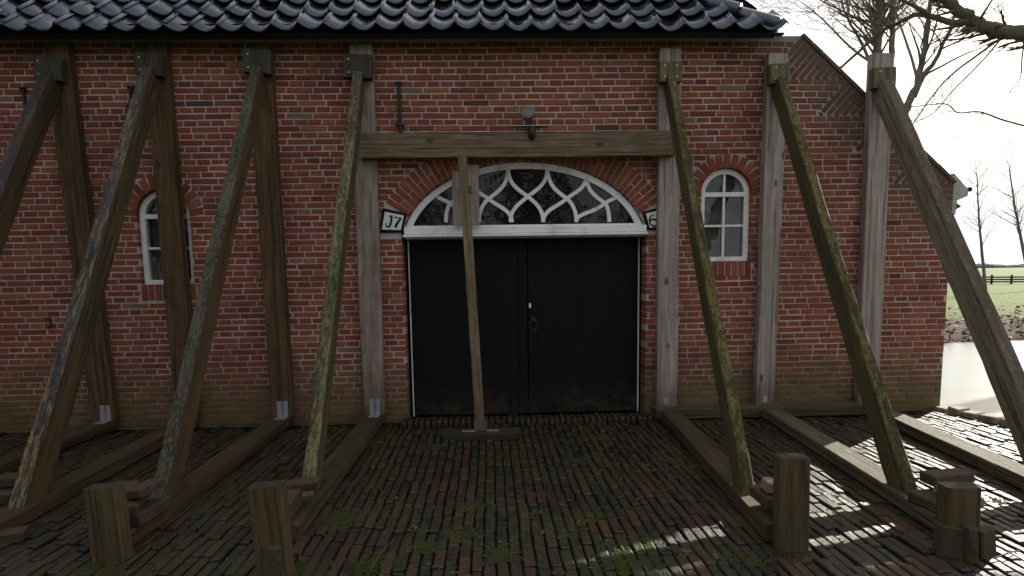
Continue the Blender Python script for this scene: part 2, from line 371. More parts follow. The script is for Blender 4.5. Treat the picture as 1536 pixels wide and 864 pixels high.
M = dict(
    brick=m_brick(), mortar=m_mortar(), tile=m_tile(), paver=m_paver(), soil=m_soil(), field=m_field(), ice=m_ice(), door=m_door(), glass=m_glass(),
    brown=m_wood('brown_damp_timber', (.095, .052, .024), (.155, .084, .038), moss=.35, mosscol=(.035, .032, .014), low=.5, top=.5, topcol=(.05, .055, .03)),
    green4=m_wood('green_streaked_timber', (.12, .078, .026), (.06, .046, .018), moss=.6, mosscol=(.045, .045, .016), top=.85, topcol=(.095, .115, .06), low=.3, toplo=.34, peel=(.23, .18, .07), pamt=.7),
    grey=m_wood('silvered_timber', (.40, .34, .315), (.30, .25, .225), low=.95, lowh=.62, crack=.35, moss=.18, grain=.45, mosscol=(.11, .095, .05)),
    half=m_wood('half_silvered_timber', (.36, .30, .275), (.21, .155, .12), low=.95, lowh=.8, crack=.4, grain=.5, moss=.4, mosscol=(.11, .075, .045)),
    olive=m_wood('olive_algae_timber', (.125, .07, .027), (.078, .048, .018), moss=.5, mosscol=(.05, .042, .016), top=.75, topcol=(.105, .12, .085), low=.3, toplo=.36),
    wet=m_wood('wet_dark_timber', (.10, .056, .021), (.045, .032, .015), moss=.4, mosscol=(.04, .036, .014), top=.6, topcol=(.085, .095, .095), low=.3, rough=.55),
    peel=m_wood('peeling_lichen_timber', (.13, .072, .026), (.05, .04, .017), moss=.4, mosscol=(.045, .045, .016), top=.85, topcol=(.075, .08, .08), low=.3, toplo=.34, peel=(.27, .17, .065), pamt=.75),
    lichen=m_wood('yellow_lichen_timber', (.095, .08, .034), (.062, .056, .022), moss=.6, mosscol=(.068, .068, .024), top=.9, topcol=(.20, .16, .04), low=.2, toplo=.38, peel=(.045, .05, .02), pamt=.8),
    weath=m_wood('grey_brown_timber', (.24, .20, .15), (.15, .12, .08), moss=.45, mosscol=(.12, .11, .055), top=.6, topcol=(.20, .15, .09), low=.3),
    block=m_wood('stained_block_timber', (.065, .058, .042), (.04, .036, .026), moss=.6, mosscol=(.05, .058, .04), top=.4, topcol=(.08, .09, .05), crack=.4),
    lblock=m_wood('lichened_block_timber', (.19, .155, .095), (.12, .10, .06), moss=.5, mosscol=(.12, .10, .04), top=.4, crack=.4),
    gbeam=m_wood('ground_beam_timber', (.105, .06, .028), (.066, .041, .02), moss=.5, mosscol=(.042, .038, .014), top=.35, topcol=(.085, .075, .026), crack=.5),
    gpale=m_wood('sun_bleached_beam_timber', (.15, .125, .085), (.09, .075, .045), moss=.5, mosscol=(.09, .085, .03), top=.3, topcol=(.17, .15, .10), crack=.6),  # paler timber for the two right-hand ground beams
    stake=m_wood('mossy_stake_timber', (.125, .084, .036), (.062, .042, .020), moss=.6, mosscol=(.062, .053, .02), top=.7, topcol=(.10, .12, .09), crack=.8),
    prop=m_wood('prop_timber', (.235, .165, .105), (.165, .118, .072), top=.7, topcol=(.09, .10, .02), moss=.4, mosscol=(.06, .055, .024), low=.6, lowh=.5, crack=.4),
    dplate=m_wood('wet_mossy_plate_timber', (.04, .037, .016), (.028, .028, .013), moss=.6, mosscol=(.03, .034, .012)),
    white=m_plain('aged_white_paint', (.80, .80, .78), .5, .4, var=.12, scale=9, dirt=(.22, .19, .12), dirtamt=.55),
    steel=m_plain('galvanised_steel', (.42, .44, .46), .45, .5, .75, var=.5, scale=60),
    enamel=m_plain('old_grey_enamel', (.12, .115, .12), .4, .5, var=.5, scale=30, dirt=(.06, .035, .02)),
    iron=m_plain('black_wrought_iron', (.022, .023, .026), .55, .4, .2, var=.5, scale=50, bump=.003),
    rust=m_plain('rusty_iron', (.09, .05, .03), .8, .3, .2, var=.6, scale=60, bump=.003),
    tilew=m_plain('white_number_tile', (.78, .76, .70), .45, .4, var=.2, scale=30, dirt=(.25, .2, .12)),
    tileb=m_plain('black_tile_paint', (.005, .006, .009), .5, .15, var=.3, scale=30),
    dark=m_plain('dark_interior', (.035, .033, .03), .9, .1, var=.3, scale=3),
    board=m_plain('dark_eaves_board', (.012, .011, .010), .7, .2, var=.5, scale=20),
    shade=m_plain('white_lampshade', (.7, .7, .68), .6, .3, var=.1),
    curtain=m_plain('grey_curtain', (.30, .30, .27), .9, .1, var=.3, scale=8),
    pale=m_plain('pale_grey_wood', (.42, .40, .36), .8, .2, var=.4, scale=12, dirt=(.15, .14, .1)),
    moss=m_plain('moss_cushion', (.05, .066, .010), .95, .1, var=.6, scale=90, bump=.006),
    weed=m_plain('weed_leaf', (.06, .115, .028), .6, .3, var=.4, scale=30),
    needle=m_plain('evergreen_foliage', (.022, .038, .014), .8, .2, var=.6, scale=6),
    twig=m_plain('dry_twig', (.10, .065, .045), .85, .2, var=.5, scale=50),
    leaf=m_plain('dead_leaf', (.12, .052, .026), .8, .2, var=.6, scale=25),
    kerb=m_plain('kerb_brick', (.30, .25, .19), .9, .2, var=.6, scale=25, bump=.006, dirt=(.09, .09, .03), dirtamt=.7),
    bark=m_bark('grey_bark', (.09, .078, .06), (.18, .155, .12)),  # bark lightened to stand in for sky glare around the twigs
    bark2=m_bark('green_grey_bark', (.06, .05, .038), (.14, .12, .085), .5),
    fence=m_plain('fence_board', (.05, .04, .03), .9, .1, var=.5, scale=4),
    hedge=m_plain('far_hedge', (.16, .17, .17), 1, 0, var=.4, scale=.4),
    stone=m_plain('old_grey_brick', (.075, .052, .034), .9, .2, var=.6, scale=30, bump=.006, dirt=(.07, .07, .02), dirtamt=.7),
    pinkbrick=m_plain('pale_pink_brick', (.26, .18, .14), .9, .2, var=.5, scale=30, bump=.006, dirt=(.2, .2, .15)),
    quay=m_plain('quay_brick', (.08, .06, .045), .95, .1, var=.6, scale=14, bump=.01),
)
# pane with a little less see-through for the fanlight, whose old glass is dusty
M['dusty'] = m_glass('dusty_pane', (.008, .008, .007), (.045, .042, .034), .6, .6)
M['clear'] = m_glass('clear_pane', (.008, .008, .008), (.02, .02, .02), .12, .5, .92)

# ------------------------------------------------------------------ measured layout
JL, JR = W(608, 500).x, W(968, 500).x                  # door opening
XC = (JL+JR)/2                                         # axis of the door
ZS = W(791, 341).z                                     # top of transom / springing
EA = 1.175; EB = .79; ZC = W(791, 242).z-EB            # ellipse of the fanlight opening
XL, XR = -9.0, 4.515                                   # wall ends
EAVE = 3.60
RK0 = (W(1203, 50).x, EAVE); RK1 = (XR, W(1428, 275).z)
CO, BL = .0573, .2505                                  # course height, stretcher + joint
JT = .0125
def ellip(z, a=EA, b=EB):
    q = 1-((z-ZC)/b)**2
    return a*math.sqrt(q) if q > 0 else 0
XE = ellip(ZS)
WINS = []                                              # (x0, x1, z_bottom, z_spring, radius)
for (l, b, r, tp) in ((1051, 392, 1127, 252), (203.5, 427, 293, 284)):
    ym = (b+tp)/2
    x0, x1 = W(l if l > 500 else l+3, ym).x, W(r if l > 500 else r-5, ym).x
    xm = (x0+x1)/2; hw = .242
    zb = W((l+r)/2, b).z; zt = W((l+r)/2, tp).z
    WINS.append((xm-hw, xm+hw, zb, zt-hw, hw))

house = thing('brick_farmhouse', 'old red brick farmhouse front with black pantile roof, arched barn doors and shored up wall', 'farmhouse')

# ------------------------------------------------------------------ brick wall
wall = MB()
def brick(cx, cz, ux, uz, L, Hh, depth=.05, tone=None, proud=0.0):
    """one brick face centred (cx,cz), long axis (ux,uz), face L x Hh"""
    if L < .018 or Hh < .015: return
    if tone is None:
        tone = min(1, max(.16, random.gauss(.52, .18)))
        if random.random() < .012: tone = random.uniform(0, .1)
    u = Vector((ux, uz)).normalized(); a = random.gauss(0, .004)
    u = Vector((u.x*math.cos(a)-u.y*math.sin(a), u.x*math.sin(a)+u.y*math.cos(a)))
    v = Vector((-u.y, u.x)); yf = -.0035-proud+random.gauss(0, .0018)
    b = .003; vs = []
    for (e, y, j) in ((b, yf, .0016), (0, yf+.0045, .0016), (0, depth, 0)):
        for sx, sz in ((-1, -1), (1, -1), (1, 1), (-1, 1)):
            p = Vector((cx, cz))+u*(sx*(L/2-e)+random.uniform(-j, j))+v*(sz*(Hh/2-e)+random.uniform(-j, j))
            vs.append((p.x, y, p.y))
    fs = [(0, 1, 2, 3)]
    for r in (0, 4):
        for k in range(4):
            k2 = (k+1) % 4; fs.append((r+k, r+4+k, r+4+k2, r+k2))
    wall.add(vs, fs, 0, tone, random.random())
ring = .25
def hole_intervals(z):
    """x-intervals of this course kept free: door, arch ring, windows with ring and sill, tumbled shoulder"""
    iv = []
    if z < ZS: iv.append((JL, JR, True))
    if z >= ZS-.11:
        w = ellip(max(z, ZC), EA+ring, EB+ring)
        if z < ZS-.02: w = EA+ring-.015
        if w > 0: iv.append((XC-w, XC+w, False))
    for (x0, x1, zb, zs, hw) in WINS:
        xm = (x0+x1)/2
        if zb-.155 < z <= zb: iv.append((x0-.02, x1+.02, False))
        elif zb < z < zs: iv.append((x0, x1, True))
        elif z >= zs:
            q = (hw+.135)**2-(z-zs)**2
            if q > 0: iv.append((xm-math.sqrt(q), xm+math.sqrt(q), False))
    return iv
rkv = Vector((RK1[0]-RK0[0], RK1[1]-RK0[1])); rkl = rkv.length; rkd = rkv.normalized(); rkn = Vector((rkd.y, -rkd.x))
if rkn.y > 0: rkn = -rkn                               # into the wall (down-left)
TT = [0.0, .60, 1.10, 1.60, rkl+.001]
TT = [t for t in TT if t < rkl]+[rkl]
ANG = math.atan2(-rkd.y, rkd.x)
def rake_limit(z):
    if z < RK1[1]: return XR
    s = (RK0[1]-z)/math.sin(ANG)
    for k in range(len(TT)-1):
        if TT[k] <= s <= TT[k+1]:
            A = Vector(RK0)+rkd*TT[k]
            d = (A.y-z)/(-rkn.y)
            return A.x+rkn.x*d
    return RK0[0]
rows = int(EAVE/CO)
for r in range(rows):
    z = (r+.5)*CO
    xr = rake_limit(z)-.004
    stretch = (r % 2 == 0)
    L = BL if stretch else BL/2
    off = {0: 0, 1: .25, 2: .5, 3: .25}[r % 4]*BL+random.uniform(-.012, .012)
    x = XL+off-BL; cuts = []
    while x < xr:
        w = L*(1+random.gauss(0, .018))
        cuts.append((x, x+w)); x += w
    iv = hole_intervals(z); wob = .004*math.sin(r*1.7)
    for a, b in cuts:
        a2, b2 = max(a, XL), min(b, xr); segs = [(a2, b2, False)]
        for (h0, h1, deep) in iv:
            ns = []
            for (p, q, dp) in segs:
                if q <= h0 or p >= h1: ns.append((p, q, dp)); continue
                if p < h0: ns.append((p, h0+(0 if not deep else JT/2), deep))
                if q > h1: ns.append((h1-(0 if not deep else JT/2), q, deep))
            segs = ns
        for p, q, dp in segs:
            if q-p < .03: continue
            zo = .004*math.sin(p*1.3+r*.21)+.003*mnoise.noise(Vector((p*1.5, r*.3, 0)))
            endb = (b >= xr and z < RK1[1])
            brick((p+q)/2, z+zo, 1, 0, q-p-JT*random.uniform(.8, 1.2), CO-JT*random.uniform(.85, 1.2), .21 if dp else (.11 if endb else .045))
# tumbled brickwork along the sloping shoulder
for k in range(len(TT)-1):
    s = TT[k]
    while s < TT[k+1]-.03:
        dm = (TT[k+1]-s-CO/2)*math.tan(ANG); d = .0
        first = BL*random.choice((1, .5))
        while d < dm-.03:
            e = min(d+first, dm)
            c = Vector(RK0)+rkd*(s+CO/2)+rkn*((d+e)/2)
            brick(c.x, c.y, rkn.x, rkn.y, e-d-JT, CO-JT, .09, tone=random.uniform(.1, .6))
            d = e; first = BL
        s += CO
# elliptical arch of voussoirs
def arch_pt(t, o=0.0):
    p = Vector((EA*math.cos(t), EB*math.sin(t))); n = Vector((math.cos(t)/EA, math.sin(t)/EB)).normalized()
    return p+n*o, n
t0 = math.asin((ZS-ZC)/EB)
NA = 720; arc = [t0+(PI-2*t0)*i/NA for i in range(NA+1)]
cum = [0]
for i in range(NA): cum.append(cum[-1]+(arch_pt(arc[i+1], ring/2)[0]-arch_pt(arc[i], ring/2)[0]).length)
def arc_at(s):
    import bisect
    i = min(max(bisect.bisect_left(cum, s), 1), NA); f = (s-cum[i-1])/(cum[i]-cum[i-1]); return arc[i-1]+(arc[i]-arc[i-1])*f
tl = .15                                               # room taken by the number tiles at the springing
nb = int((cum[-1]-2*tl)/.060)
for i in range(nb):
    s = tl+(i+.5)*(cum[-1]-2*tl)/nb; t = arc_at(s); w = (cum[-1]-2*tl)/nb
    splits = [(0, ring)] if i % 2 else [(0, ring*.5), (ring*.5, ring)]
    for a, b in splits:
        p, n = arch_pt(t, (a+b)/2); pi, _ = arch_pt(arc_at(s+.01), (a+b)/2); pj, _ = arch_pt(arc_at(s-.01), (a+b)/2)
        ww = w*(pi-pj).length/((arch_pt(arc_at(s+.01), ring/2)[0]-arch_pt(arc_at(s-.01), ring/2)[0]).length)
        brick(XC+p.x, ZC+p.y, n.x, n.y, b-a-JT*.9, ww-JT*.9, .21, tone=random.uniform(.35, .85), proud=.003)
# window arches and soldier sills
for (x0, x1, zb, zs, hw) in WINS:
    xm = (x0+x1)/2; n = 13
    for i in range(n):
        t = PI*(i+.5)/n; rm = hw+.066
        brick(xm+rm*math.cos(t), zs+rm*math.sin(t), math.cos(t), math.sin(t), .128, PI*rm/n-JT, .12, tone=random.uniform(.3, .8), proud=.003)
    n = 8; w = (x1-x0+.03)/n
    for i in range(n):
        brick(x0-.015+(i+.5)*w, zb-.075, 0, 1, .142, w-JT, .12, tone=random.uniform(.3, .75), proud=.004)
# mortar body with the door notch and window holes
e = .006
outer = [(XL, -.3), (JL-e, -.3), (JL-e, ZS)]
outer_arch = [(XC+arch_pt(t, e)[0].x, ZC+arch_pt(t, e)[0].y) for t in arc[::18]][::-1]
outer += outer_arch+[(JR+e, ZS), (JR+e, -.3), (XR-.006, -.3), (XR-.006, RK1[1]-.004), (RK0[0]-.004, RK0[1]-.006), (XL, EAVE)]
holes = []
for (x0, x1, zb, zs, hw) in WINS:
    xm = (x0+x1)/2; R_ = hw+e
    holes.append([(xm-R_, zb-e), (xm+R_, zb-e)]+[(xm+R_*math.cos(PI*i/20), zs+R_*math.sin(PI*i/20)) for i in range(21)])
vs, fs = extrude_poly(outer, .003, .26, holes)
wall.add(vs, fs, 1)
wall.build('wall', [M['brick'], M['mortar']], house)

# side wall, end of the front at the moat
sw = MB(); sw.box((XR-.25, .262, -1.4), (XR-.008, 14, RK1[1]-.05), 0); sw.box((XR-.30, .02, -1.4), (XR-.004, .262, -.02), 0)
sw.build('side_wall', M['quay'], house)

# ------------------------------------------------------------------ roof
def pantile_rows(origin, along, up, nrm, rows, width, gauge, cover, mb, clip=None):
    lw = .0
    for r in range(rows):
        n = int(width/cover)+2
        for k in range(n):
            u0 = k*cover; tone = random.random(); dz = random.gauss(0, .006); dr = random.gauss(0, .009); tw = random.gauss(0, .02)
            if clip and not clip(u0+cover/2, r*gauge): continue
            K = 13; J = 3; vs = []
            for j in range(J):
                v = r*gauge+dr+(gauge+.07)*j/(J-1)-.02
                lift = .045*(1-j/(J-1))+.012
                for i in range(K):
                    q = i/(K-1)*1.12
                    h = .060*(1-abs(math.sin(PI*min(1.12, max(0, q-.02))))**.85)-.028 + (.012 if q > 1 else 0)
                    vs.append(origin+along*(u0+q*cover+tw*j*.3)+up*v+nrm*(h+lift+dz))
            fs = []
            for j in range(J-1):
                for i in range(K-1):
                    a = j*K+i; fs.append((a, a+1, a+K+1, a+K))
            nv = len(vs)
            vs += [v_-nrm*.014 for v_ in vs[:K]]
            for i in range(K-1): fs.append((i+1, i, nv+i, nv+i+1))
            mb.add(vs, fs, 0, tone)
PH = math.radians(44)
zE = W(768, 41, -.27).z-.036
roof = MB()
O = Vector((-7.2, -.27, zE)); upv = Vector((0, math.cos(PH), math.sin(PH))); nv = Vector((0, -math.sin(PH), math.cos(PH)))
xe = W(1172, 40, -.27).x
wid = xe+7.2
pantile_rows(O, Vector((1, 0, 0)), upv, nv, 14, wid, .29, .2235, roof, clip=lambda u, v: u < wid-.1-v*.92)
roof.build('roof', M['tile'], house, smooth=True)
# hip ridge caps running back up from the eaves corner
hip = MB(); h0 = O+Vector((wid-.02, .05, .03)); hd = (upv-Vector((.92, 0, 0))); 
for k in range(11):
    a = h0+hd*(k*.30); b = h0+hd*(k*.30+.36)
    hip.tube([a+nv*.035, b+nv*.02], [.075, .06], 10, 0, random.random())
hip.build('hip_cap', M['tile'], house, smooth=True)
# roof underlay, soffit and a thin dark strip under the eaves
ub = MB()
a = O+nv*-.012; b = a+upv*4.2
ub.add([a, a+Vector((wid-.05, 0, 0)), b+Vector((wid-3.9, 0, 0)), b, a-nv*.05, a+Vector((wid-.05, 0, 0))-nv*.05, b+Vector((wid-3.9, 0, 0))-nv*.05, b-nv*.05],
       [(0, 1, 2, 3), (7, 6, 5, 4), (0, 4, 5, 1), (1, 5, 6, 2), (2, 6, 7, 3), (3, 7, 4, 0)])
ub.box((-7.2, -.2, EAVE+.005), (xe-.04, .2, EAVE+.03))
ub.box((-7.2, -.055, EAVE-.012), (W(1172, 55).x, -.012, EAVE+.004))
ub.build('eaves_board', M['board'], house)
# roof of the side aisle behind the sloping shoulder, with its eaves cornice
sr = MB(); dn = Vector((rkd.x, 0, rkd.y)); nn = Vector((-rkd.y, 0, rkd.x))
pantile_rows(Vector((RK1[0]+.24, .30, RK1[1]-.24)), Vector((0, 1, 0)), -dn, nn, 16, 13, .29, .2235, sr)
A = Vector((RK1[0]+.20, .27, RK1[1]-.25)); B = A-dn*4.8
sr.add([A, B, B+Vector((0, 13, 0)), A+Vector((0, 13, 0)), A-nn*.06, B-nn*.06, B-nn*.06+Vector((0, 13, 0)), A-nn*.06+Vector((0, 13, 0))],
       [(0, 1, 2, 3), (7, 6, 5, 4), (0, 4, 5, 1), (1, 5, 6, 2), (2, 6, 7, 3), (3, 7, 4, 0)])
sr.build('side_roof', M['tile'], house, smooth=False)
cp = MB()                                              # thin weathered coping on the shoulder
for k in range(16):
    s = rkl*k/16; c = Vector(RK0)+rkd*(s+rkl/32)
    X = Vector((rkd.x, 0, rkd.y)); Z = Vector((-rkd.y, 0, rkd.x)); Mx = Matrix((X, Vector((0, 1, 0)), Z)).transposed().to_4x4(); Mx.translation = Vector((c.x, .105, c.y))+Z*.006
    cp.obox(Mx, rkl/32-.0008, .12, .017, 0, random.random()*.5, .003, .002)
cp.build('coping', M['brick'], house)
cn = MB()
zc = RK1[1]
cn.add(*extrude_poly([(XR+.012, zc-.30), (XR+.05, zc-.30), (XR+.06, zc-.16), (XR+.16, zc-.12), (XR+.17, zc-.06), (XR+.012, zc+.10)], .03, .30))
cn.box((XR+.002, .302, zc-.22), (XR+.15, 13, zc-.10))
cn.build('cornice', M['pale'], house)
gt = MB(); gt.box((XR+.165, .02, zc-.075), (XR+.20, 13, zc-.035), bev=.006); gt.build('gutter', M['board'], house)

# ------------------------------------------------------------------ doors, transom, fanlight
DY = .17
dl0, dr0 = W(616, 500, DY).x, W(958, 500, DY).x; dm = W(792, 500, DY).x
ztr = W(791, 355, -.02).z
def door_leaf(x0, x1, sgn):
    b = MB()
    n = 4; w = (x1-x0)/n
    for i in range(n):
        b.box((x0+i*w+.0005, DY, .02), (x0+(i+1)*w-.0005, DY+.045, ztr+.03), bev=.0012)
    # rails and stile planted on the face
    xs = x1-.085 if sgn < 0 else x0+.004
    b.box((xs, DY-.014, .02), (xs+.08, DY-.001, ztr), bev=.003)
    return b.build('door_leaf', M['door'], house)
dL = door_leaf(dl0+.012, dm-.003, -1); dR = door_leaf(dm+.003, dr0-.012, 1)
kp = MB(); kc = W(795, 458, DY-.014)
kp.box((kc.x-.010, DY-.019, kc.z-.024), (kc.x+.010, DY-.0145, kc.z+.022), bev=.002); kp.build('keyhole_plate', M['white'], dR)
rh = MB(); rc = W(800, 488, DY-.02)
rh.tube([(rc.x+.042*math.cos(a), DY-.026-.006*math.sin(a), rc.z+.052*math.sin(a)) for a in [2*PI*i/24 for i in range(25)]], .0055, 6)
rh.box((rc.x-.018, DY-.022, rc.z+.045), (rc.x+.018, DY-.0145, rc.z+.082), bev=.004); rh.build('ring_handle', M['rust'], dR, smooth=False)
for (xa, xb, ba, bb) in ((JL+.004, dl0+.002, dl0+.002, dl0+.012), (dr0-.002, JR-.004, dr0-.012, dr0-.002)):
    df = MB(); df.box((xa, DY+.012, 0), (xb, DY+.10, ztr+.02), bev=.003); jb = df.build('door_jamb', M['door'], house)
    df = MB(); df.box((ba, DY-.022, .01), (bb, DY+.03, ztr+.02), bev=.002); df.build('bead', M['white'], jb)
tr = MB(); tx0, tx1 = W(604, 345, -.03).x, W(972, 343, -.03).x
zt0, zt1 = W(791, 354, -.035).z, W(791, 340, -.035).z
tr.box((tx0+.01, -.022, zt0+.03), (tx1-.01, .15, zt1+.004), bev=.004)
tr.box((tx0, -.045, zt0), (tx1, .15, zt0+.026), bev=.005)
tr.box((tx0+.02, -.030, zt0-.018), (tx1-.02, .15, zt0-.001), 1, bev=.004)
tr.build('transom', [M['white'], m_plain('mossy_transom_edge', (.20, .20, .14), .8, .2, var=.5)], house)
fan = MB()                                             # fanlight frame follows the ellipse
FY0, FY1 = .035, .10
fz = zt1
ft0 = math.asin((fz-ZC)/(EB-.02))
fr_pts = [(XC+(EA-.035)*math.cos(t), ZC+(EB-.032)*math.sin(t)) for t in [ft0+(PI-2*ft0)*i/64 for i in range(65)]]
fan.ribbon(fr_pts, .029, FY0, FY1)
fan.ribbon([(XC-EA*.985, fz+.012), (XC+EA*.985, fz+.012)], .014, FY0+.003, FY1)
fanlight = fan.build('fanlight', M['white'], house)
tc = MB()
def fp(px, py): p = W(px, py, FY0+.015); return Vector((p.x, p.z))
cxp = 791.5
Tn = [(821, 251), (879.5, 262), (930, 288)]; Bn = [(765.8, 333), (815, 333), (864.6, 333), (914, 333)]; Xn = [(791.7, 295), (850.3, 298), (907.5, 305)]
def scurve(T, X, B):
    T, X, B = fp(*T), fp(*X), fp(*B); pts = []
    d1, d2 = X-T, B-X; sx = 1 if d1.x > 0 else -1
    k = Vector((sx, -.78)).normalized()
    segs = ((T, T+Vector((0, d1.y*.60)), X-k*abs(d1.x)*.62, X), (X, X+k*abs(d2.x)*.62, B-Vector((0, d2.y*.52)), B))
    for si, (a, b, c, d) in enumerate(segs):
        for i in range(13):
            if si and not i: continue
            u = i/12; pts.append(a*(1-u)**3+b*3*u*(1-u)**2+c*3*u*u*(1-u)+d*u**3)
    return [tuple(p) for p in pts]
mir = lambda P: (2*cxp-P[0], P[1]+.4)
tri_ = []
tri_ += [(Tn[0], Xn[0], Bn[0]), (mir(Tn[0]), Xn[0], Bn[1])]
for sd in (0, 1):
    g = (lambda P: P) if sd == 0 else mir
    tri_ += [(g(Tn[0]), g(Xn[1]), g(Bn[2])), (g(Tn[1]), g(Xn[1]), g(Bn[1])), (g(Tn[1]), g(Xn[2]), g(Bn[3])), (g(Tn[2]), g(Xn[2]), g(Bn[2]))]
for i, (T, X, B) in enumerate(tri_):
    tc.ribbon(scurve(T, X, B), .0175, FY0+.006+.0013*i, FY1-.01-.0007*i)
tc.build('tracery', M['white'], fanlight)
gp = MB()
poly = [(XC+(EA-.03)*math.cos(t), ZC+(EB-.03)*math.sin(t)) for t in [ft0+(PI-2*ft0)*i/40 for i in range(41)]]
gp.add(*extrude_poly(poly, .068, .074)); gp.build('pane', M['dusty'], fanlight)
inr = MB(); inr.box((JL-.4, .9, -.02), (JR+.4, 1.0, 3.2)); inr.box((JL-.4, .27, 3.0), (JR+.4, .9, 3.1)); inr.box((JL-.42, .27, -.02), (JL-.40, 1, 3.1)); inr.box((JR+.40, .27, -.02), (JR+.42, 1, 3.1))
inr.build('interior', M['dark'], house)

# ------------------------------------------------------------------ arched windows
for wi, (x0, x1, zb, zs, hw) in enumerate(WINS):
    xm = (x0+x1)/2; f = MB(); fw = .024
    pts = [(x0+fw, zb+.006)]+[(xm-(hw-fw)*math.cos(PI*i/24), zs+(hw-fw)*math.sin(PI*i/24)) for i in range(25)]+[(x1-fw, zb+.006)]
    f.ribbon(pts, fw, .045, .115)
    f.box((x0+.002, .040, zb), (x1-.002, .118, zb+.045), bev=.004)
    win = f.build('window', M['white'], house)
    gb = MB(); zt_ = zs; zm = zb+.045+(zs-zb-.045)*.5
    gb.box((x0+.035, .050, zt_-.022), (x1-.035, .105, zt_+.022), bev=.004)
    gb.box((x0+.035, .056, zm-.011), (x1-.035, .100, zm+.011), bev=.003)
    for (za, zb2) in ((zb+.04, zm-.011), (zm+.011, zt_-.022), (zt_+.022, zs+hw-.035)):
        gb.box((xm-.011, .056, za), (xm+.011, .100, zb2), bev=.003)
    gb.build('glazing_bar', M['white'], win)
    g = MB(); poly = [(x0+.02, zb+.02), (x1-.02, zb+.02)]+[(xm+(hw-.02)*math.cos(PI*i/20), zs+(hw-.02)*math.sin(PI*i/20)) for i in range(21)]
    g.add(*extrude_poly(poly, .080, .084)); g.build('pane', M['clear'] if wi else M['glass'], win)
    b = MB(); X0, X1 = x0-.5, x1+.5
    b.box((X0, 1.5, .5), (X1, 1.55, 3.2)); b.box((X0, .27, 3.0), (X1, 1.5, 3.05)); b.box((X0, .27, .6), (X1, 1.5, .65)); b.box((X0-.05, .27, .5), (X0, 1.5, 3.1)); b.box((X1, .27, .5), (X1+.05, 1.5, 3.1))
    b.build('interior', M['dark'], house)
    if wi == 1:
        c = MB()
        for k in range(6): c.tube([(x0+.05+k*.018, .17+.008*(k % 2), zb+.02), (x0+.05+k*.018, .17+.008*(k % 2), zs+.2)], .013, 6)
        c.build('curtain', M['curtain'], house)
lx = (WINS[1][0]+WINS[1][1])/2+.02; lz = W(245, 338, .245).z
lamp = thing('pendant_lamp', 'white dome lampshade hanging inside the left arched window', 'lamp', (lx, .245, lz))
b = MB(); K = 20; prof = [(.035, .10), (.09, .08), (.13, .035), (.15, -.02), (.15, -.045)]
for (r_, z_) in prof:
    for i in range(K): b.v.append(Vector((lx+r_*math.cos(2*PI*i/K), .245+r_*math.sin(2*PI*i/K), lz+z_)))
for j in range(len(prof)-1):
    for i in range(K):
        b.f.append((j*K+i, (j+1)*K+i, (j+1)*K+(i+1) % K, j*K+(i+1) % K)); b.m.append(0); b.t.append(0); b.t2.append(0)
b.build('lamp_shade', M['shade'], lamp, smooth=True)
b = MB(); b.tube([(lx, .245, lz+.09), (lx, .245, 2.4)], .006, 6); b.build('cord', M['iron'], lamp)

# ------------------------------------------------------------------ number tiles at the springing of the arch
def number_tile(corners, strokes, side):
    P = [W(x, y, -.006) for x, y in corners]; c = sum(P, Vector())/4
    y0 = -.014
    def at(u, v):                                      # u right, v up, both 0..1
        a = P[3].lerp(P[2], u); b_ = P[0].lerp(P[1], u); q = a.lerp(b_, v); return (q.x, q.z)
    b = MB()
    b.add(*extrude_poly([at(0, 0), at(1, 0), at(1, 1), at(0, 1)], y0, .03), mi=1)
    e0, e1 = .085, .085
    b.add(*extrude_poly([at(.12, .13), at(.90, .13), at(.90, .87), at(.12, .87)], y0-.002, y0+.004), mi=0)
    o = b.build('number_tile', [M['tilew'], M['tileb']], house)
    s = MB()
    for st, hwid in strokes:
        s.ribbon([at(u, v) for u, v in st], hwid, y0-.0038, y0-.0005)
    s.build('numeral', M['tileb'], o)
def arcpts(cx, cy, rx, ry, a0, a1, n=12): return [(cx+rx*math.cos(math.radians(a0+(a1-a0)*i/n)), cy+ry*math.sin(math.radians(a0+(a1-a0)*i/n))) for i in range(n+1)]
taper = lambda n, a, b: [a+(b-a)*(i/(n-1)) for i in range(n)]
one = [(.33, .66), (.38, .74), (.43, .76), (.44, .60), (.435, .42)]+arcpts(.345, .38, .09, .13, 0, -190, 10)
sev = [(.55, .66), (.58, .74), (.68, .70), (.78, .74), (.80, .68), (.73, .52), (.68, .38), (.66, .24)]
number_tile([(574, 312), (610.5, 320.5), (604, 349), (568, 349)],
            [(one, [.004, .007, .008, .010, .010]+taper(11, .010, .005)), (sev, [.004, .007, .005, .006, .009, .011, .012, .011])], -1)
six = [(.38, .74), (.29, .70), (.21, .58), (.18, .42)]+arcpts(.33, .36, .15, .17, 180, 540, 20)
number_tile([(963, 318), (1000, 308), (1006, 345), (971, 345)], [(six, [.005, .007, .008, .009]+[.008]*21)], 1)

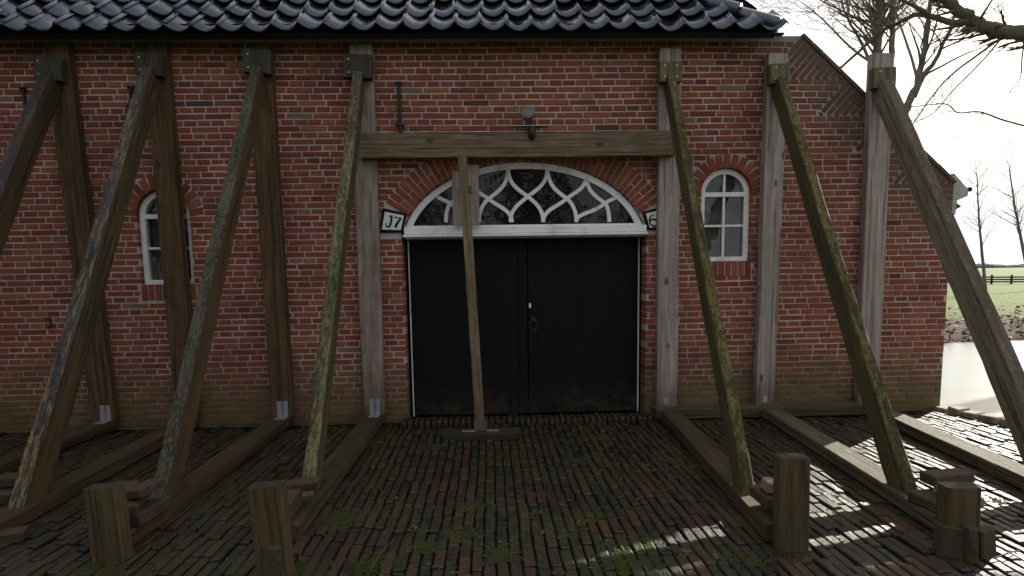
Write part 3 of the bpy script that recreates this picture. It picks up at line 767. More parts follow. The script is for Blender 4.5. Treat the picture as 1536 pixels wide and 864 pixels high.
# ------------------------------------------------------------------ iron wall anchors and hook
def anchor(px0, py0, px1, py1, curl=0.0):
    a, b = W(px0, py0, -.03), W(px1, py1, -.03); q = MB(); d = (a-b)
    q.tube([b, b+d*.2+Vector((curl, 0, 0)), b+d*.5+Vector((curl*.7, 0, 0)), b+d*.8, a], [.014, .017, .014, .014, .009], 8)
    q.tube([a-d*.02+Vector((-.028, 0, 0)), a-d*.02+Vector((.028, 0, 0))], .013, 6)
    q.tube([b+d*.22+Vector((-.035, 0, 0)), b+d*.22+Vector((.04, -.005, -.01))], .014, 6)
    q.tube([b+d*.55, b+d*.55+Vector((0, .05, 0))], .012, 6)
    q.build('wall_anchor', M['iron'], house)
anchor(598, 123, 601, 205); anchor(34, 131, 40, 192, .01); anchor(196, 130, 195, 168)
q = MB(); c = W(75, 478, -.02); q.tube([c+Vector((-.02, .03, 0)), c+Vector((-.02, -.02, 0)), c+Vector((.015, -.03, -.015)), c+Vector((.03, -.03, -.06)), c+Vector((.0, -.03, -.085))], .010, 6); q.build('wall_hook', M['iron'], house)

# ------------------------------------------------------------------ timber
def timber(name, mat, parent, p0, p1, w, t, xdir=(1, 0, 0), bev=.006, wob=.003, shift=0.0):
    """sawn timber from p0 to p1: w across xdir, t across the other way, chamfered and a little out of true"""
    p0, p1 = Vector(p0), Vector(p1); z = (p1-p0); L = z.length; z.normalize()
    x = Vector(xdir); x = (x-z*x.dot(z)).normalized(); y = z.cross(x)
    n = max(2, int(L/.12)); vs, fs = [], []; sd = random.uniform(0, 99)
    prof = [(-1, -1, 1, 0), (1, -1, -1, 0), (1, -1, 0, 1), (1, 1, 0, -1), (1, 1, -1, 0), (-1, 1, 1, 0), (-1, 1, 0, -1), (-1, -1, 0, 1)]
    for i in range(n+1):
        s = L*i/n; ox = wob*1.6*mnoise.noise(Vector((s*.9+sd, 0, 0))); oy = wob*1.6*mnoise.noise(Vector((s*.9, sd, 0)))
        for k, (a, b_, da, db) in enumerate(prof):
            cc = bev*(1+.8*mnoise.noise(Vector((s*5, k//2*7+sd, 3))))
            if i in (0, n): cc *= 1.3
            j = wob*.5
            vs.append((a*w/2+da*cc+ox+j*mnoise.noise(Vector((s*6+k//2*11, sd, 5))), b_*t/2+db*cc+oy+j*mnoise.noise(Vector((s*6, sd+k//2*9, 8))), s))
    for i in range(n):
        for k in range(8):
            k2 = (k+1) % 8; fs.append((i*8+k, i*8+k2, (i+1)*8+k2, (i+1)*8+k))
    fs.append(tuple(range(8))[::-1]); fs.append(tuple(n*8+k for k in range(8)))
    me = bpy.data.meshes.new(name); me.from_pydata(vs, [], fs); me.materials.append(mat); me.update()
    o = bpy.data.objects.new(name, me); C.objects.link(o)
    R_ = Matrix((x, y, z)).transposed().to_4x4(); R_.translation = p0-(wpos(parent) if parent else Vector((0, 0, 0)))
    o.matrix_basis = R_
    if parent: o.parent = parent
    return o
def bolt(parent, p, r=.011, mat='steel'):
    b = MB(); b.tube([Vector(p), Vector(p)+Vector((0, -.006, 0))], [r, r*.8], 8); b.build('bolt', M[mat], parent)
def l_bracket(parent, x, y, z, hgt=.15, out=.12, w=.045):
    """bent galvanised angle at the foot of a post: up the face, then out along the beam"""
    b = MB()
    b.box((x-w/2, y-.004, z), (x+w/2, y-.0005, z+hgt), bev=.001)
    b.box((x-w/2, y-out, z+.0005), (x+w/2, y-.0042, z+.004), bev=.001)
    for k in range(3):
        b.tube([(x+.01*(-1)**k, y-.004, z+.04+k*.04), (x+.01*(-1)**k, y-.008, z+.04+k*.04)], [.008, .006], 8)
    b.tube([(x, y-out*.6, z+.003), (x, y-out*.6, z+.008)], [.009, .006], 8)
    b.build('angle_bracket', M['steel'], parent)

PT = .088                                              # timber thickness
POST = [   # post top px, bottom px (centre), visible width px, post/strut/block/beam material, head block px (x, y0, y1), foot of strut px, beam end, on sill
    dict(top=(83, 65), bot=(156, 634), pw=.215, pm='brown', sm='wet', bm='block', gm='gbeam', hb=(71, 84, 119), hw=37, foot=(-185, 762), w=.10, t=.185,
         label='leftmost raking shore, its dark wet strut running out of the picture at the left edge'),
    dict(top=(231, 64), bot=(281, 635), pw=.205, pm='brown', sm='peel', bm='block', gm='gbeam', hb=(222, 79, 112), hw=38, foot=(33, 757), w=.088, t=.19,
         label='raking shore crossing the left arched window, its strut streaked with peeling yellowish bark'),
    dict(top=(388, 65), bot=(424, 634), pw=.20, pm='brown', sm='olive', bm='block', gm='gbeam', hb=(384.5, 74, 109), hw=39, foot=(240, 751), w=.086, t=.175,
         label='raking shore with a greenish strut between the left arched window and the barn door, brown post'),
    dict(top=(541, 67), bot=(562, 636), pw=.205, pm='half', sm='green4', bm='block', gm='gbeam', hb=(535.5, 81, 116), hw=41, foot=(462, 741), w=.082, t=.155,
         label='raking shore left of the barn door, grey post turning brown at its foot, narrow green strut'),
    dict(top=(1006, 73), bot=(1000, 612), pw=.198, pm='grey', sm='lichen', bm='lblock', gm='gbeam', hb=(1006, 92, 122), hw=33, foot=(1122, 738), w=.074, t=.155,
         label='raking shore right of the barn door, pale grey post under a strut thick with yellow lichen'),
    dict(top=(1167, 80), bot=(1147, 608), pw=.185, pm='grey', sm='lichen', bm='lblock', gm='gpale', hb=(1170.5, 95, 125), hw=29, foot=(1362, 737), w=.078, t=.165,
         label='raking shore right of the small right window, lichened strut ending beside a low stake'),
    dict(top=(1325, 80), bot=(1301, 604), pw=.21, pm='grey', sm='weath', bm='lblock', gm='gpale', hb=(1327.5, 101, 131), hw=34, foot=(1595, 735), w=.10, t=.185,
         label='rightmost raking shore, grey brown strut leaning out past the pond at the right edge'),
]
shores = []
for i, s in enumerate(POST):
    zg = .10
    onsill = i >= 4
    a = W(s['top'][0], s['top'][1], -PT); b = W(s['bot'][0], s['bot'][1], -PT)
    zb = .112 if onsill else .098
    fx = b.x
    t_ = thing('raking_shore', s['label'], 'timber shore', (b.x, -PT/2, 0), 'raking shores propping the brick front')
    shores.append(t_)
    timber('wall_post', M[s['pm']], t_, (b.x, -PT/2-.012, zb), (a.x, -PT/2-.012, a.z), s['pw'], PT)
    hx, y0, y1 = s['hb']; c0 = W(hx, y1, -.19); c1 = W(hx, y0, -.19); sc = .0060
    hwm = s['hw']*5.55/F
    hb = timber('head_block', M[s['bm']], t_, (c0.x, -.149, c0.z), (c1.x+.002, -.149, c1.z), hwm, .088, bev=.005)
    n_b = 4 if i in (4,) else 2
    for k in range(n_b):
        u = (-1, 1)[k % 2] if n_b == 4 else -1; v = (-1, 1)[k//2] if n_b == 4 else (-1, 1)[k]
        zz_ = (c0.z+c1.z)/2+v*(c1.z-c0.z)*.28
        bolt(t_, (c0.x+u*hwm*.27, -.195, zz_), .010)
    # strut: from under the head block down to the ground beam
    fo = G(s['foot'][0], s['foot'][1], zg)
    top = Vector((c0.x+(.012 if i < 4 else -.002), -PT-.012-.052, c0.z+.002))
    d = (fo-top).normalized()
    timber('strut', M[s['sm']], t_, Vector((fo.x, fo.y+.06, zg+.004))+d*.095, top, s['w'], s['t'], bev=.007, wob=.006)
    # ground beam
    e = fo+Vector((0, -.47, 0)); st = Vector((fx, -.03 if not onsill else -.245, 0))
    gl = .088
    timber('ground_beam', M[s['gm']], t_, (st.x, st.y, .055), (fo.x+(fo.x-st.x)*.12, e.y, .055), .175, gl, bev=.006, wob=.004)
    if i < 4:
        for k in (-1, 1): l_bracket(t_, b.x+(.012 if i else .03)+k*.027, -PT-.013, .1005)
    else:
        q = MB(); q.box((b.x-.03, -PT-.018, zb+.02), (b.x+.015, -PT-.0135, zb+.085), bev=.001); q.tube([(b.x-.008, -PT-.018, zb+.06), (b.x-.008, -PT-.022, zb+.06)], .009, 8)
        q.build('angle_bracket', M['steel'], t_)

# sill beam under the three right-hand posts, cross beam over the door
xa, xb = W(984, 620, -.2).x, W(1312, 612, -.2).x
tag(timber('sill_beam', M['olive'], None, (xa, -.115, .06), (xb, -.115, .06), .19, .10, xdir=(0, 1, 0), bev=.007), 'mossy horizontal sill beam along the wall foot under the right-hand posts', 'beam')
ca, cb = W(541, 220, -.15), W(1010, 216, -.15)
tag(timber('cross_beam', M['prop'], None, (ca.x, -.149, ca.z), (cb.x, -.149, cb.z), .088, .222, xdir=(0, 1, 0), bev=.006), 'long horizontal brown beam across the wall just above the fanlight', 'beam')

# prop in front of the door
pf = G(721, 648, .06)
dp = thing('door_prop', 'slim upright timber prop standing in front of the black barn doors', 'timber prop', (pf.x, pf.y, 0))
pt_ = W(693.5, 233, -.235)
timber('prop_post', M['prop'], dp, (pf.x, pf.y+.02, .065), (pt_.x, -.235, pt_.z), .084, .06, bev=.004)
timber('foot_plate', M['dplate'], dp, (W(664, 650, pf.y).x, pf.y+.03, .033), (W(779, 650, pf.y).x, pf.y+.03, .033), .20, .062, xdir=(0, 1, 0))
for k in (-1, 1):
    q = MB(); q.box((pf.x+k*.048-.003, pf.y-.01, .066), (pf.x+k*.048+.003, pf.y+.05, .15), bev=.001)
    q.box((min(pf.x+k*.048, pf.x+k*.16), pf.y-.01, .0655), (max(pf.x+k*.048, pf.x+k*.16), pf.y+.05, .071), bev=.001); q.build('angle_bracket', M['steel'], dp)
for (px, y0, y1, w_) in ((686.5, 258, 338, .085), (711, 248, 338, .105)):
    lo, up_ = W(px, y1, -.07), W(px-1, y0, -.07)
    timber('pad_board', M['grey'], dp, (lo.x, -.075 if px < 700 else -.070, lo.z), (up_.x, -.075 if px < 700 else -.070, up_.z), w_, .05 if px < 700 else .06, bev=.003)
q = MB(); c = W(699, 285, -.12); q.box((c.x-.05, -.195, c.z-.03), (c.x+.05, -.101, c.z+.03), bev=.004); q.build('spacer_block', M['prop'], dp)

# wall lamp above the beam
lc = W(795, 190, -.12)
wl = thing('wall_lamp', 'old grey wall lamp with glass jar above the cross beam', 'lamp', lc)
q = MB(); q.tube([lc+Vector((0, .12, .03)), lc+Vector((0, -.02, .035)), lc+Vector((0, -.06, 0))], .012, 8)
q.box((lc.x-.03, -.012, lc.z-.01), (lc.x+.03, -.004, lc.z+.09), bev=.003); q.build('bracket', M['rust'], wl)
q = MB(); n = (Vector((-.25, -.75, .35))).normalized(); c = lc+Vector((-.02, -.055, .10))
q.tube([c-n*.04, c-n*.02, c+n*.02, c+n*.03], [.03, .062, .066, .05], 18); q.build('reflector', M['enamel'], wl, smooth=False)
q = MB(); q.box((lc.x-.15, -.20, lc.z-.012), (lc.x+.16, -.10, lc.z-.004), bev=.002); q.build('cover_strip', M['steel'], wl)
q = MB(); c = lc+Vector((.01, -.10, -.02)); q.tube([c, c+Vector((0, 0, -.025)), c+Vector((0, 0, -.09)), c+Vector((0, 0, -.115))], [.024, .036, .034, .018], 14); q.build('glass_jar', M['dusty'], wl, smooth=True)

# ------------------------------------------------------------------ stakes and the bricks packed behind them
def stake(px, py, h, wd, dep, label, ang=0.0, lean=0.0):
    p = G(px, py); o = timber('wooden_stake', M['stake'], None, (p.x, p.y+dep/2, -.12), (p.x+lean, p.y+dep/2+.01, h), wd, dep, xdir=(math.cos(ang), math.sin(ang), 0), bev=.008, wob=.006)
    tag(o, label, 'stake', 'stakes holding the feet of the shores'); return p
K = [stake(164, 846, .39, .158, .095, 'squat mossy stake at lower left, behind the foot of the greenish strut', 0.02, -.03),
     stake(413, 872, .455, .155, .095, 'tall mossy stake with a stone leaning against its front', 0.02, -.03),
     stake(1193, 829, .485, .150, .10, 'upright stake with a pale brick behind it, left of the sunlit paving', -.12, -.004),
     stake(1447, 836, .345, .158, .10, 'low stake at lower right with dark bricks stood around its foot', -.1, 0)]
stake(-118, 846, .38, .158, .095, 'stake at far left outside the frame')
C.objects.unlink(bpy.data.objects[[o.name for o in C.objects if o.name.startswith('wooden_stake')][-1]])
def loose(c, size, rz, ry, label, mat='stone', name='loose_brick', rx=0.0, group='loose bricks packed at the shore feet'):
    q = MB(); Mx = Matrix.Translation(Vector(c)) @ Matrix.Rotation(rz, 4, 'Z') @ Matrix.Rotation(ry, 4, 'Y') @ Matrix.Rotation(rx, 4, 'X')
    q.obox(Mx, size[0]/2, size[1]/2, size[2]/2, 0, random.random(), .007, .006)
    tag(q.build(name, M[mat]), label, 'brick', group)
def footpos(i): s = POST[i]; return G(s['foot'][0], s['foot'][1], .1)
f3, f4, f5, f6, f2 = footpos(2), footpos(3), footpos(4), footpos(5), footpos(1)
# foot of the greenish strut
c = f3; loose((c.x+.075-.12, c.y-.28, .30-.035), (.10, .20, .05), .1, .05, 'flat brick, left of two on top of the pile beside the squat stake')
loose((c.x+.065, c.y-.26, .27), (.115, .20, .052), -.15, -.06, 'flat brick, right of two on top of the pile beside the squat stake')
loose((c.x-.02, c.y-.33, .205), (.20, .22, .07), .3, .1, 'mossy slab in the middle of the pile beside the squat stake')
loose((c.x+.02, c.y-.26, .135), (.22, .26, .07), -.1, -.05, 'brown lowest block of the pile beside the squat stake')
# foot of the narrow strut
c = f4; loose((c.x+.015, c.y-.16, .215), (.20, .10, .05), .08, -.06, 'mossy thin brick laid across the foot of the narrow green strut')
loose((c.x-.02, c.y-.30, .16), (.10, .24, .10), .05, 0, 'block wedged between the tall mossy stake and the strut foot')
p = G(411, 866); loose((p.x+.01, p.y-.02, .075), (.085, .07, .20), .1, .05, 'rounded stone leaning on the front of the tall mossy stake', name='loose_stone')
# foot of the strut right of the door
c = f5; loose((c.x+.06, c.y-.30, .245), (.21, .11, .055), -.1, .04, 'pale pink brick on top beside the upright stake', 'pinkbrick')
loose((c.x+.02, c.y-.27, .18), (.18, .20, .065), .1, -.05, 'dark brick under the pale pink one beside the upright stake')
loose((c.x+.05, c.y-.38, .125), (.16, .12, .05), .0, .1, 'reddish brick lowest in the pile beside the upright stake')
# foot of the strut near the pond
c = f6; loose((c.x+.12, c.y-.14, .235), (.26, .115, .055), .12, -.03, 'long pale brick lying on top of the pile by the low stake', 'stone')
loose((c.x+.06, c.y-.30, .19), (.16, .20, .055), -.2, .05, 'pinkish brick just behind the low stake', 'pinkbrick')
loose((c.x+.02, c.y-.24, .13), (.22, .24, .06), .1, 0, 'dark brick lowest in the pile by the low stake')
p = G(1425, 832); loose((p.x, p.y+.0, .07), (.13, .07, .17), -.25, .06, 'dark brick stood on end at the left foot of the low stake')
p = G(1446, 838); loose((p.x+.02, p.y-.0, .075), (.055, .07, .19), -.2, -.04, 'narrow brick stood upright in front of the low stake')
p = G(1470, 832); loose((p.x+.01, p.y+.02, .06), (.10, .09, .15), .3, -.1, 'dark brick leaning at the right foot of the low stake')
# left edge
p = G(18, 775); loose((p.x-.02, p.y+.1, .20), (.20, .12, .06), .2, .05, 'brown brick on the pile at the left edge, by the peeling strut')
loose((p.x-.06, p.y+.05, .13), (.22, .2, .07), .1, 0, 'dark brick under the pile at the left edge, by the peeling strut')
p = G(12, 812); loose((p.x, p.y, .03), (.17, .11, .06), .35, .03, 'flat reddish brick lying on the paving at the left edge')

# ------------------------------------------------------------------ ground: pavement of bricks laid on edge
def edge_x(y): return 4.50-.28*y+.0                    # right-hand edge of the paving at the moat
def gz(x, y): return .014*mnoise.noise(Vector((x*.7, y*.7, 2)))+.006*mnoise.noise(Vector((x*2.3, y*2.3, 9)))
pv = MB()
PW, PL = .0625, .212
x = -7.0; col = 0
while x < 6.6:
    y = -5.75+random.uniform(0, PL) if col % 2 else -5.75-PL*.5+random.uniform(-.03, .03)
    wcol = PW*random.uniform(.93, 1.07)
    while y < -.10:
        L = PL*random.uniform(.86, 1.06)
        yc = y+L/2; xc = x+wcol/2+.035*mnoise.noise(Vector((y*.55, x*.12, 4)))+.010*mnoise.noise(Vector((y*2.2, x*.6, 8)))
        if yc < -.12 and xc < edge_x(yc)-.10 and yc+L/2 < -.0 and not (JL-.08 < xc < JR+.08 and yc > -.24):
            tone = min(1, max(0, random.gauss(.50, .25)+.16*mnoise.noise(Vector((xc*.8, yc*.8, 1)))))
            z = gz(xc, yc)+random.gauss(0, .0045)-.03
            Mx = Matrix.Translation((xc, yc, z)) @ Matrix.Rotation(random.gauss(0, .02), 4, 'Z') @ Matrix.Rotation(random.gauss(0, .035), 4, 'Y') @ Matrix.Rotation(random.gauss(0, .016), 4, 'X')
            pv.obox(Mx, (wcol-.010)/2, (L-.008)/2, .032, 0, tone, .006, .003)
        y += L
    x += wcol; col += 1
# threshold row before the doors
x = JL-.05
while x < JR+.05:
    w = .056*random.uniform(.9, 1.1)
    Mx = Matrix.Translation((x+w/2, -.10, .0+random.gauss(0, .003)+.004)) @ Matrix.Rotation(random.gauss(0, .03), 4, 'Z') @ Matrix.Rotation(random.gauss(0, .02), 4, 'X')
    pv.obox(Mx, (w-.012)/2, .098, .034, 0, random.uniform(.6, 1.0), .007, .003)
    x += w
x = JL-.0
pave = struct(pv.build('pavement', M['paver']))
bed = MB(); nx, ny = 70, 32; xs = [-16+ (20.6+.0)*i/nx for i in range(nx+1)]
base = len(bed.v)
for j in range(ny+1):
    yy = -7+7.3*j/ny
    for i in range(nx+1):
        xx = -16+(edge_x(min(yy, 0))-.02+16)*i/nx
        bed.v.append(Vector((xx, yy, gz(xx, yy)-.015)))
for j in range(ny):
    for i in range(nx):
        a = j*(nx+1)+i; bed.f.append((a, a+1, a+nx+2, a+nx+1)); bed.m.append(0); bed.t.append(0); bed.t2.append(0)
struct(bed.build('soil_bed', M['soil']))
# kerb of edging bricks along the moat and the brick quay below it
kb = MB(); y = -.02
while y > -5.5:
    L = random.uniform(.12, .20); xx = edge_x(y-L/2); 
    Mx = Matrix.Translation((xx-.035, y-L/2, .008+random.gauss(0, .006))) @ Matrix.Rotation(.27+random.gauss(0, .06), 4, 'Z') @ Matrix.Rotation(random.gauss(0, .05), 4, 'X')
    kb.obox(Mx, .075, L/2-.008, .045, 0, random.random(), .010, .006); y -= L
struct(kb.build('kerb', M['kerb']))
qy = MB(); qy.add([(edge_x(0)+.0, 0.02, -1.3), (edge_x(-7), -7, -1.3), (edge_x(-7), -7, -.03), (edge_x(0), 0.02, -.03), (edge_x(0)-.3, 0.02, -1.3), (edge_x(-7)-.3, -7, -1.3), (edge_x(-7)-.3, -7, -.03), (edge_x(0)-.3, 0.02, -.03)],
   [(0, 1, 2, 3), (3, 2, 6, 7), (7, 6, 5, 4), (0, 3, 7, 4), (1, 5, 6, 2)])
struct(qy.build('quay_wall', M['quay']))

# ------------------------------------------------------------------ field, moat and far bank
WZ = -.55
yb_far = G(1480, 515, WZ).y
def terr(x, y):
    h = .25*mnoise.noise(Vector((x*.05, y*.05, 0)))*min(1, max(0, (y-25)/30))
    rb = x-(.95*(y+5.8)+1.4)
    if rb > 0 and y < yb_far+1: return min(-.05, WZ-.6+rb*.8)
    e = yb_far+.6*mnoise.noise(Vector((x*.25, 3, 0)))+.02*x
    if y < e-1.2: return -1.4
    if y < e: return WZ-.8*(e-y)/1.2
    if y < e+6:
        u = (y-e)/6; return WZ+(-.05-WZ)*u**.55+.06*min(1, u*6)*mnoise.noise(Vector((x*1.4, y*1.4, 0)))+.02
    return -.03+h+.03*mnoise.noise(Vector((x*.9, y*.9, 0)))
fd = MB(); xs = []; v = 3.0
xs = [4.42+.0]+[4.6+.45*i for i in range(60)]+[32+2.5*i for i in range(16)]+[75, 95, 130, 200, 400, 900]
ys = [-7, -3, 0]+[2+1.6*i for i in range(4)]+[yb_far-4+.35*i for i in range(44)]+[yb_far+12+1.2*i for i in range(20)]+[yb_far+38+4*i for i in range(10)]+[110, 150, 220, 350, 600, 1200]
ys = sorted(ys)
for y in ys:
    for x in xs: fd.v.append(Vector((x, y, terr(x, y))))
nx = len(xs)
for j in range(len(ys)-1):
    for i in range(nx-1):
        fd.f.append((j*nx+i, j*nx+i+1, (j+1)*nx+i+1, (j+1)*nx+i)); fd.m.append(0); fd.t.append(0); fd.t2.append(0)
struct(fd.build('far_field', M['field'], smooth=True))
g2 = MB(); g2.add([(-900, -900, -.10), (edge_x(-7)-.3, -900, -.10), (edge_x(-7)-.3, -7, -.10), (4.2, 0, -.10), (4.2, 1200, -.10), (-900, 1200, -.10)], [(0, 1, 2, 3, 4, 5)])
g2.add([(edge_x(-7)-.3, -900, -.10), (900, -900, -.10), (900, -12, -.10), (edge_x(-7)-.3, -12, -.10)], [(0, 1, 2, 3)])
struct(g2.build('ground', M['field']))
wt = MB(); wt.add([(4.3, -12, WZ), (120, -12, WZ), (120, yb_far+5, WZ), (4.3, yb_far+5, WZ)], [(0, 1, 2, 3)])
struct(wt.build('pond', M['ice']))

# leaf litter on the far bank: uncountable
print('YBFAR', yb_far)
lf = MB()
for k in range(5200):
    y = yb_far+random.uniform(-.5, 6.5); x = random.uniform(5, 34) if k % 5 else random.uniform(34, 50)
    z = terr(x, y)+.015
    if z < WZ+.03 or (y > yb_far+3.5 and random.random() < .6): continue
    s = random.uniform(.03, .075); Mx = Matrix.Translation((x, y, z)) @ Matrix.Rotation(random.uniform(0, 6.3), 4, 'Z') @ Matrix.Rotation(random.gauss(.2, .5), 4, 'X')
    lf.add([Mx @ Vector(q) for q in ((-s, -s*.6, 0), (s*.4, -s*.7, .01), (s, 0, .02), (s*.3, s*.7, .012), (-s*.8, s*.5, 0))], [(0, 1, 2, 3, 4)])
tag(lf.build('leaf_litter', M['leaf']), 'fallen brown leaves covering the far bank of the pond', 'leaves', kind='stuff')

# ------------------------------------------------------------------ bare trees
def grow(mb_t, mb_c, p, d, length, r, lvl, maxl, rnd, droop=0.0, n_ch=(2, 4), spread=.7):
    n = max(3, int(4+length*1.2)); pts = [p.copy()]; rad = [r]; dd = d.copy(); q = p.copy()
    for i in range(n):
        dd = (dd+Vector((rnd.gauss(0, .12), rnd.gauss(0, .12), rnd.gauss(0, .10)-droop*.05+.02))).normalized()
        q = q+dd*(length/n); pts.append(q.copy()); rad.append(max(.0035, r*(1-.72*(i+1)/n)))
    (mb_t if lvl <= 1 else mb_c).tube(pts, rad, 6 if lvl < 2 else (4 if lvl < 3 else 3), caps=False)
    if lvl >= maxl: return
    for k in range(rnd.randint(*n_ch)):
        u = rnd.uniform(.3, 1); i = min(n, max(1, int(u*n))); b = (pts[i]-pts[i-1]).normalized()
        ax = Vector((rnd.gauss(0, 1), rnd.gauss(0, 1), rnd.gauss(0, .8))); ax = (ax-b*ax.dot(b)).normalized()
        nd = (b+ax*rnd.uniform(.5, 1.0)*spread*1.2).normalized()
        grow(mb_t, mb_c, pts[i], nd, length*rnd.uniform(.45, .75), rad[i]*rnd.uniform(.5, .75), lvl+1, maxl, rnd, droop, n_ch, spread)
def tree(name, label, paths, rads, mat, seed, maxl=3, child_len=1.6, per=7, droop=0.0, group=None, n_ch=(2, 4), tip=.4):
    """trunk follows given world polylines (paths); twigs grow from them"""
    rnd = random.Random(seed); base = paths[0][0]
    t_ = thing(name, label, 'tree', base, group); a, b = MB(), MB()
    for pth, (r0, r1) in zip(paths, rads):
        # smooth the path a little
        P = [Vector(p) for p in pth]; Q = []
        for i in range(len(P)-1):
            p0, p1, p2, p3 = P[max(i-1, 0)], P[i], P[i+1], P[min(i+2, len(P)-1)]
            for k in range(5):
                u = k/5; Q.append(.5*((2*p1)+(p2-p0)*u+(2*p0-5*p1+4*p2-p3)*u*u+(3*p1-p0-3*p2+p3)*u**3)+Vector((rnd.gauss(0, r0*.10), rnd.gauss(0, r0*.10), 0)))
        Q.append(P[-1]); n = len(Q); rad = [r0+(r1-r0)*i/(n-1) for i in range(n)]
        a.tube(Q, rad, 8, caps=True)
        L = sum((Q[i+1]-Q[i]).length for i in range(n-1))
        for k in range(int(per*L/4)+2):
            i = min(n-1, max(1, int(n*rnd.uniform(tip, 1)))); bd = (Q[i]-Q[i-1]).normalized()
            ax = Vector((rnd.gauss(0, 1), rnd.gauss(0, 1), rnd.gauss(0, .7))); ax = (ax-bd*ax.dot(bd)).normalized()
            grow(a, b, Q[i], (bd*.8+ax*rnd.uniform(.5, 1.0)).normalized(), child_len*rnd.uniform(.6, 1.3), max(.006, rad[i]*rnd.uniform(.25, .5)), 2, 1+maxl, rnd, droop, n_ch)
        grow(a, b, Q[-1], (Q[-1]-Q[-2]).normalized(), child_len, r1, 2, 1+maxl, rnd, droop, n_ch)
    a.build('trunk', mat, t_, smooth=True); b.build('crown', mat, t_, smooth=True)
    return t_
P_ = lambda lst, y: [W(px, py, y+dy) for (px, py, dy) in [(q+(0,))[:3] for q in lst]]
# dark leafless scrub along the foot of the far bank
sc_ = MB(); rnd = random.Random(31)
for k in range(150):
    x = rnd.uniform(5.5, 30); y = yb_far+rnd.uniform(.3, 3.4); z = terr(x, y)
    for j in range(3): grow(sc_, sc_, Vector((x, y, z-.03)), Vector((rnd.gauss(0, .7), rnd.gauss(0, .5), .6)).normalized(), rnd.uniform(.2, .55), .010, 2, 3, rnd)
tag(sc_.build('bank_scrub', M['twig']), 'dark leafless scrub tangled along the far bank of the pond', 'scrub', kind='stuff')
# big tree whose limb reaches in from the right
Y = yb_far+1.2
tr0 = W(1760, 500, Y); tr0.z = terr(tr0.x, Y)-.1
paths = [[tr0, Vector((tr0.x-.05, Y, 2.4))]+P_([(1740, 170), (1640, 95), (1590, 70), (1536, 51), (1490, 45), (1455, 27), (1425, 6), (1395, -18), (1340, -60)], Y),
         P_([(1455, 30), (1428, 34), (1400, 26), (1375, 22), (1348, 34, .3), (1318, 50, .6), (1280, 85, .9), (1250, 112, 1.1)], Y),
         P_([(1500, 58), (1470, 80, .3), (1430, 110, .5), (1400, 142, .7), (1372, 182, .8)], Y),
         P_([(1400, 26), (1370, 8, -.2), (1330, -10, -.3), (1290, -30)], Y),
         P_([(1375, 22), (1330, 38, .4), (1290, 28, .5), (1250, 10, .6), (1215, -8, .6)], Y),
         P_([(1500, 60), (1470, 95), (1430, 135), (1400, 170), (1368, 185)], Y+.6), P_([(1536, 62), (1533, 90), (1530, 118), (1516, 136)], Y-.2),
         P_([(1620, 170), (1560, 190), (1511, 182), (1470, 168), (1437, 169), (1418, 156), (1369, 160)], Y-.5)]
tree('bare_tree', 'large bare tree reaching a thick mossy limb in from the upper right corner', paths, [(.32, .07), (.085, .03), (.035, .014), (.06, .02), (.035, .014), (.025, .008), (.022, .008), (.03, .011)], M['bark2'], 5, 3, .95, 8, .3, n_ch=(2, 3), tip=.45)
# forked tree behind the gable shoulder, on the far bank
Y = yb_far+2.0
b0 = W(1340, 440, Y); b0.z = terr(b0.x, b0.y)-.1
paths = [[b0]+P_([(1345, 300), (1352, 190), (1366, 150), (1378, 115), (1388, 60), (1394, 10), (1398, -50)], Y),
         P_([(1370, 145), (1386, 112), (1402, 92), (1416, 62), (1428, 35), (1436, -30)], Y),
         P_([(1376, 118), (1362, 70, 1), (1345, 20, 1.5), (1335, -40, 2)], Y)]
tree('bare_tree', 'bare forked tree beyond the pond seen above the rightmost strut', paths, [(.14, .04), (.08, .025), (.045, .015)], M['bark'], 11, 3, 2.0, 9, 0, 'bare trees beyond the pond', tip=.5)
Y = yb_far+5
b0 = W(1306, 430, Y); b0.z = terr(b0.x, b0.y)-.1
paths = [[b0]+P_([(1312, 250), (1315, 90), (1318, 40), (1320, -40)], Y), P_([(1316, 200), (1332, 120), (1339, 60), (1340, 0), (1346, -60)], Y), P_([(1316, 120), (1290, 60), (1268, 20), (1255, -40)], Y), P_([(1316, 100), (1275, 70, .5), (1235, 30, 1), (1205, 5, 1)], Y)]
tree('bare_tree', 'twin trunked bare tree behind the gable, dense twigs right of the roof end', paths, [(.17, .09), (.11, .06), (.055, .02), (.045, .013)], M['bark'], 23, 4, 2.0, 20, 0, 'bare trees beyond the pond', n_ch=(2, 4), tip=.5)
# slender trees on the field by the fence
for (pts, Y, sd, r, lab) in (([(1480, 418), (1472, 370), (1468, 320), (1465, 262)], 30, 3, .10, 'slender young bare tree in the meadow, left of two by the fence'),
                             ([(1548, 418), (1532, 360), (1522, 310), (1514, 250)], 27, 4, .10, 'slender young bare tree in the meadow at the right edge')):
    P = P_(pts, Y); P[0].z = terr(P[0].x, P[0].y)-.1
    tree('slender_tree', lab, [P], [(r, .025)], M['bark'], sd, 3, 1.5, 14, 0, 'slender trees in the meadow', n_ch=(2, 4), tip=.3)
# rail fence across the meadow
fy = 40
fn = thing('rail_fence', 'dark low wooden fence crossing the sunlit meadow beyond the pond', 'fence', (17, fy, 0))
xs_ = [12+1.6*i for i in range(40)]
for x in xs_:
    q = MB(); z = terr(x, fy); q.box((x-.06, fy-.06, z-.2), (x+.06, fy+.06, z+.72), bev=.01); q.build('fence_post', M['fence'], fn)
q = MB()
for h in (.18, .36, .54):
    for i in range(len(xs_)-1):
        z0, z1 = terr(xs_[i], fy), terr(xs_[i+1], fy); q.tube([(xs_[i], fy-.08, z0+h), (xs_[i+1], fy-.08, z1+h)], .055, 4)
q.build('rail', M['fence'], fn)
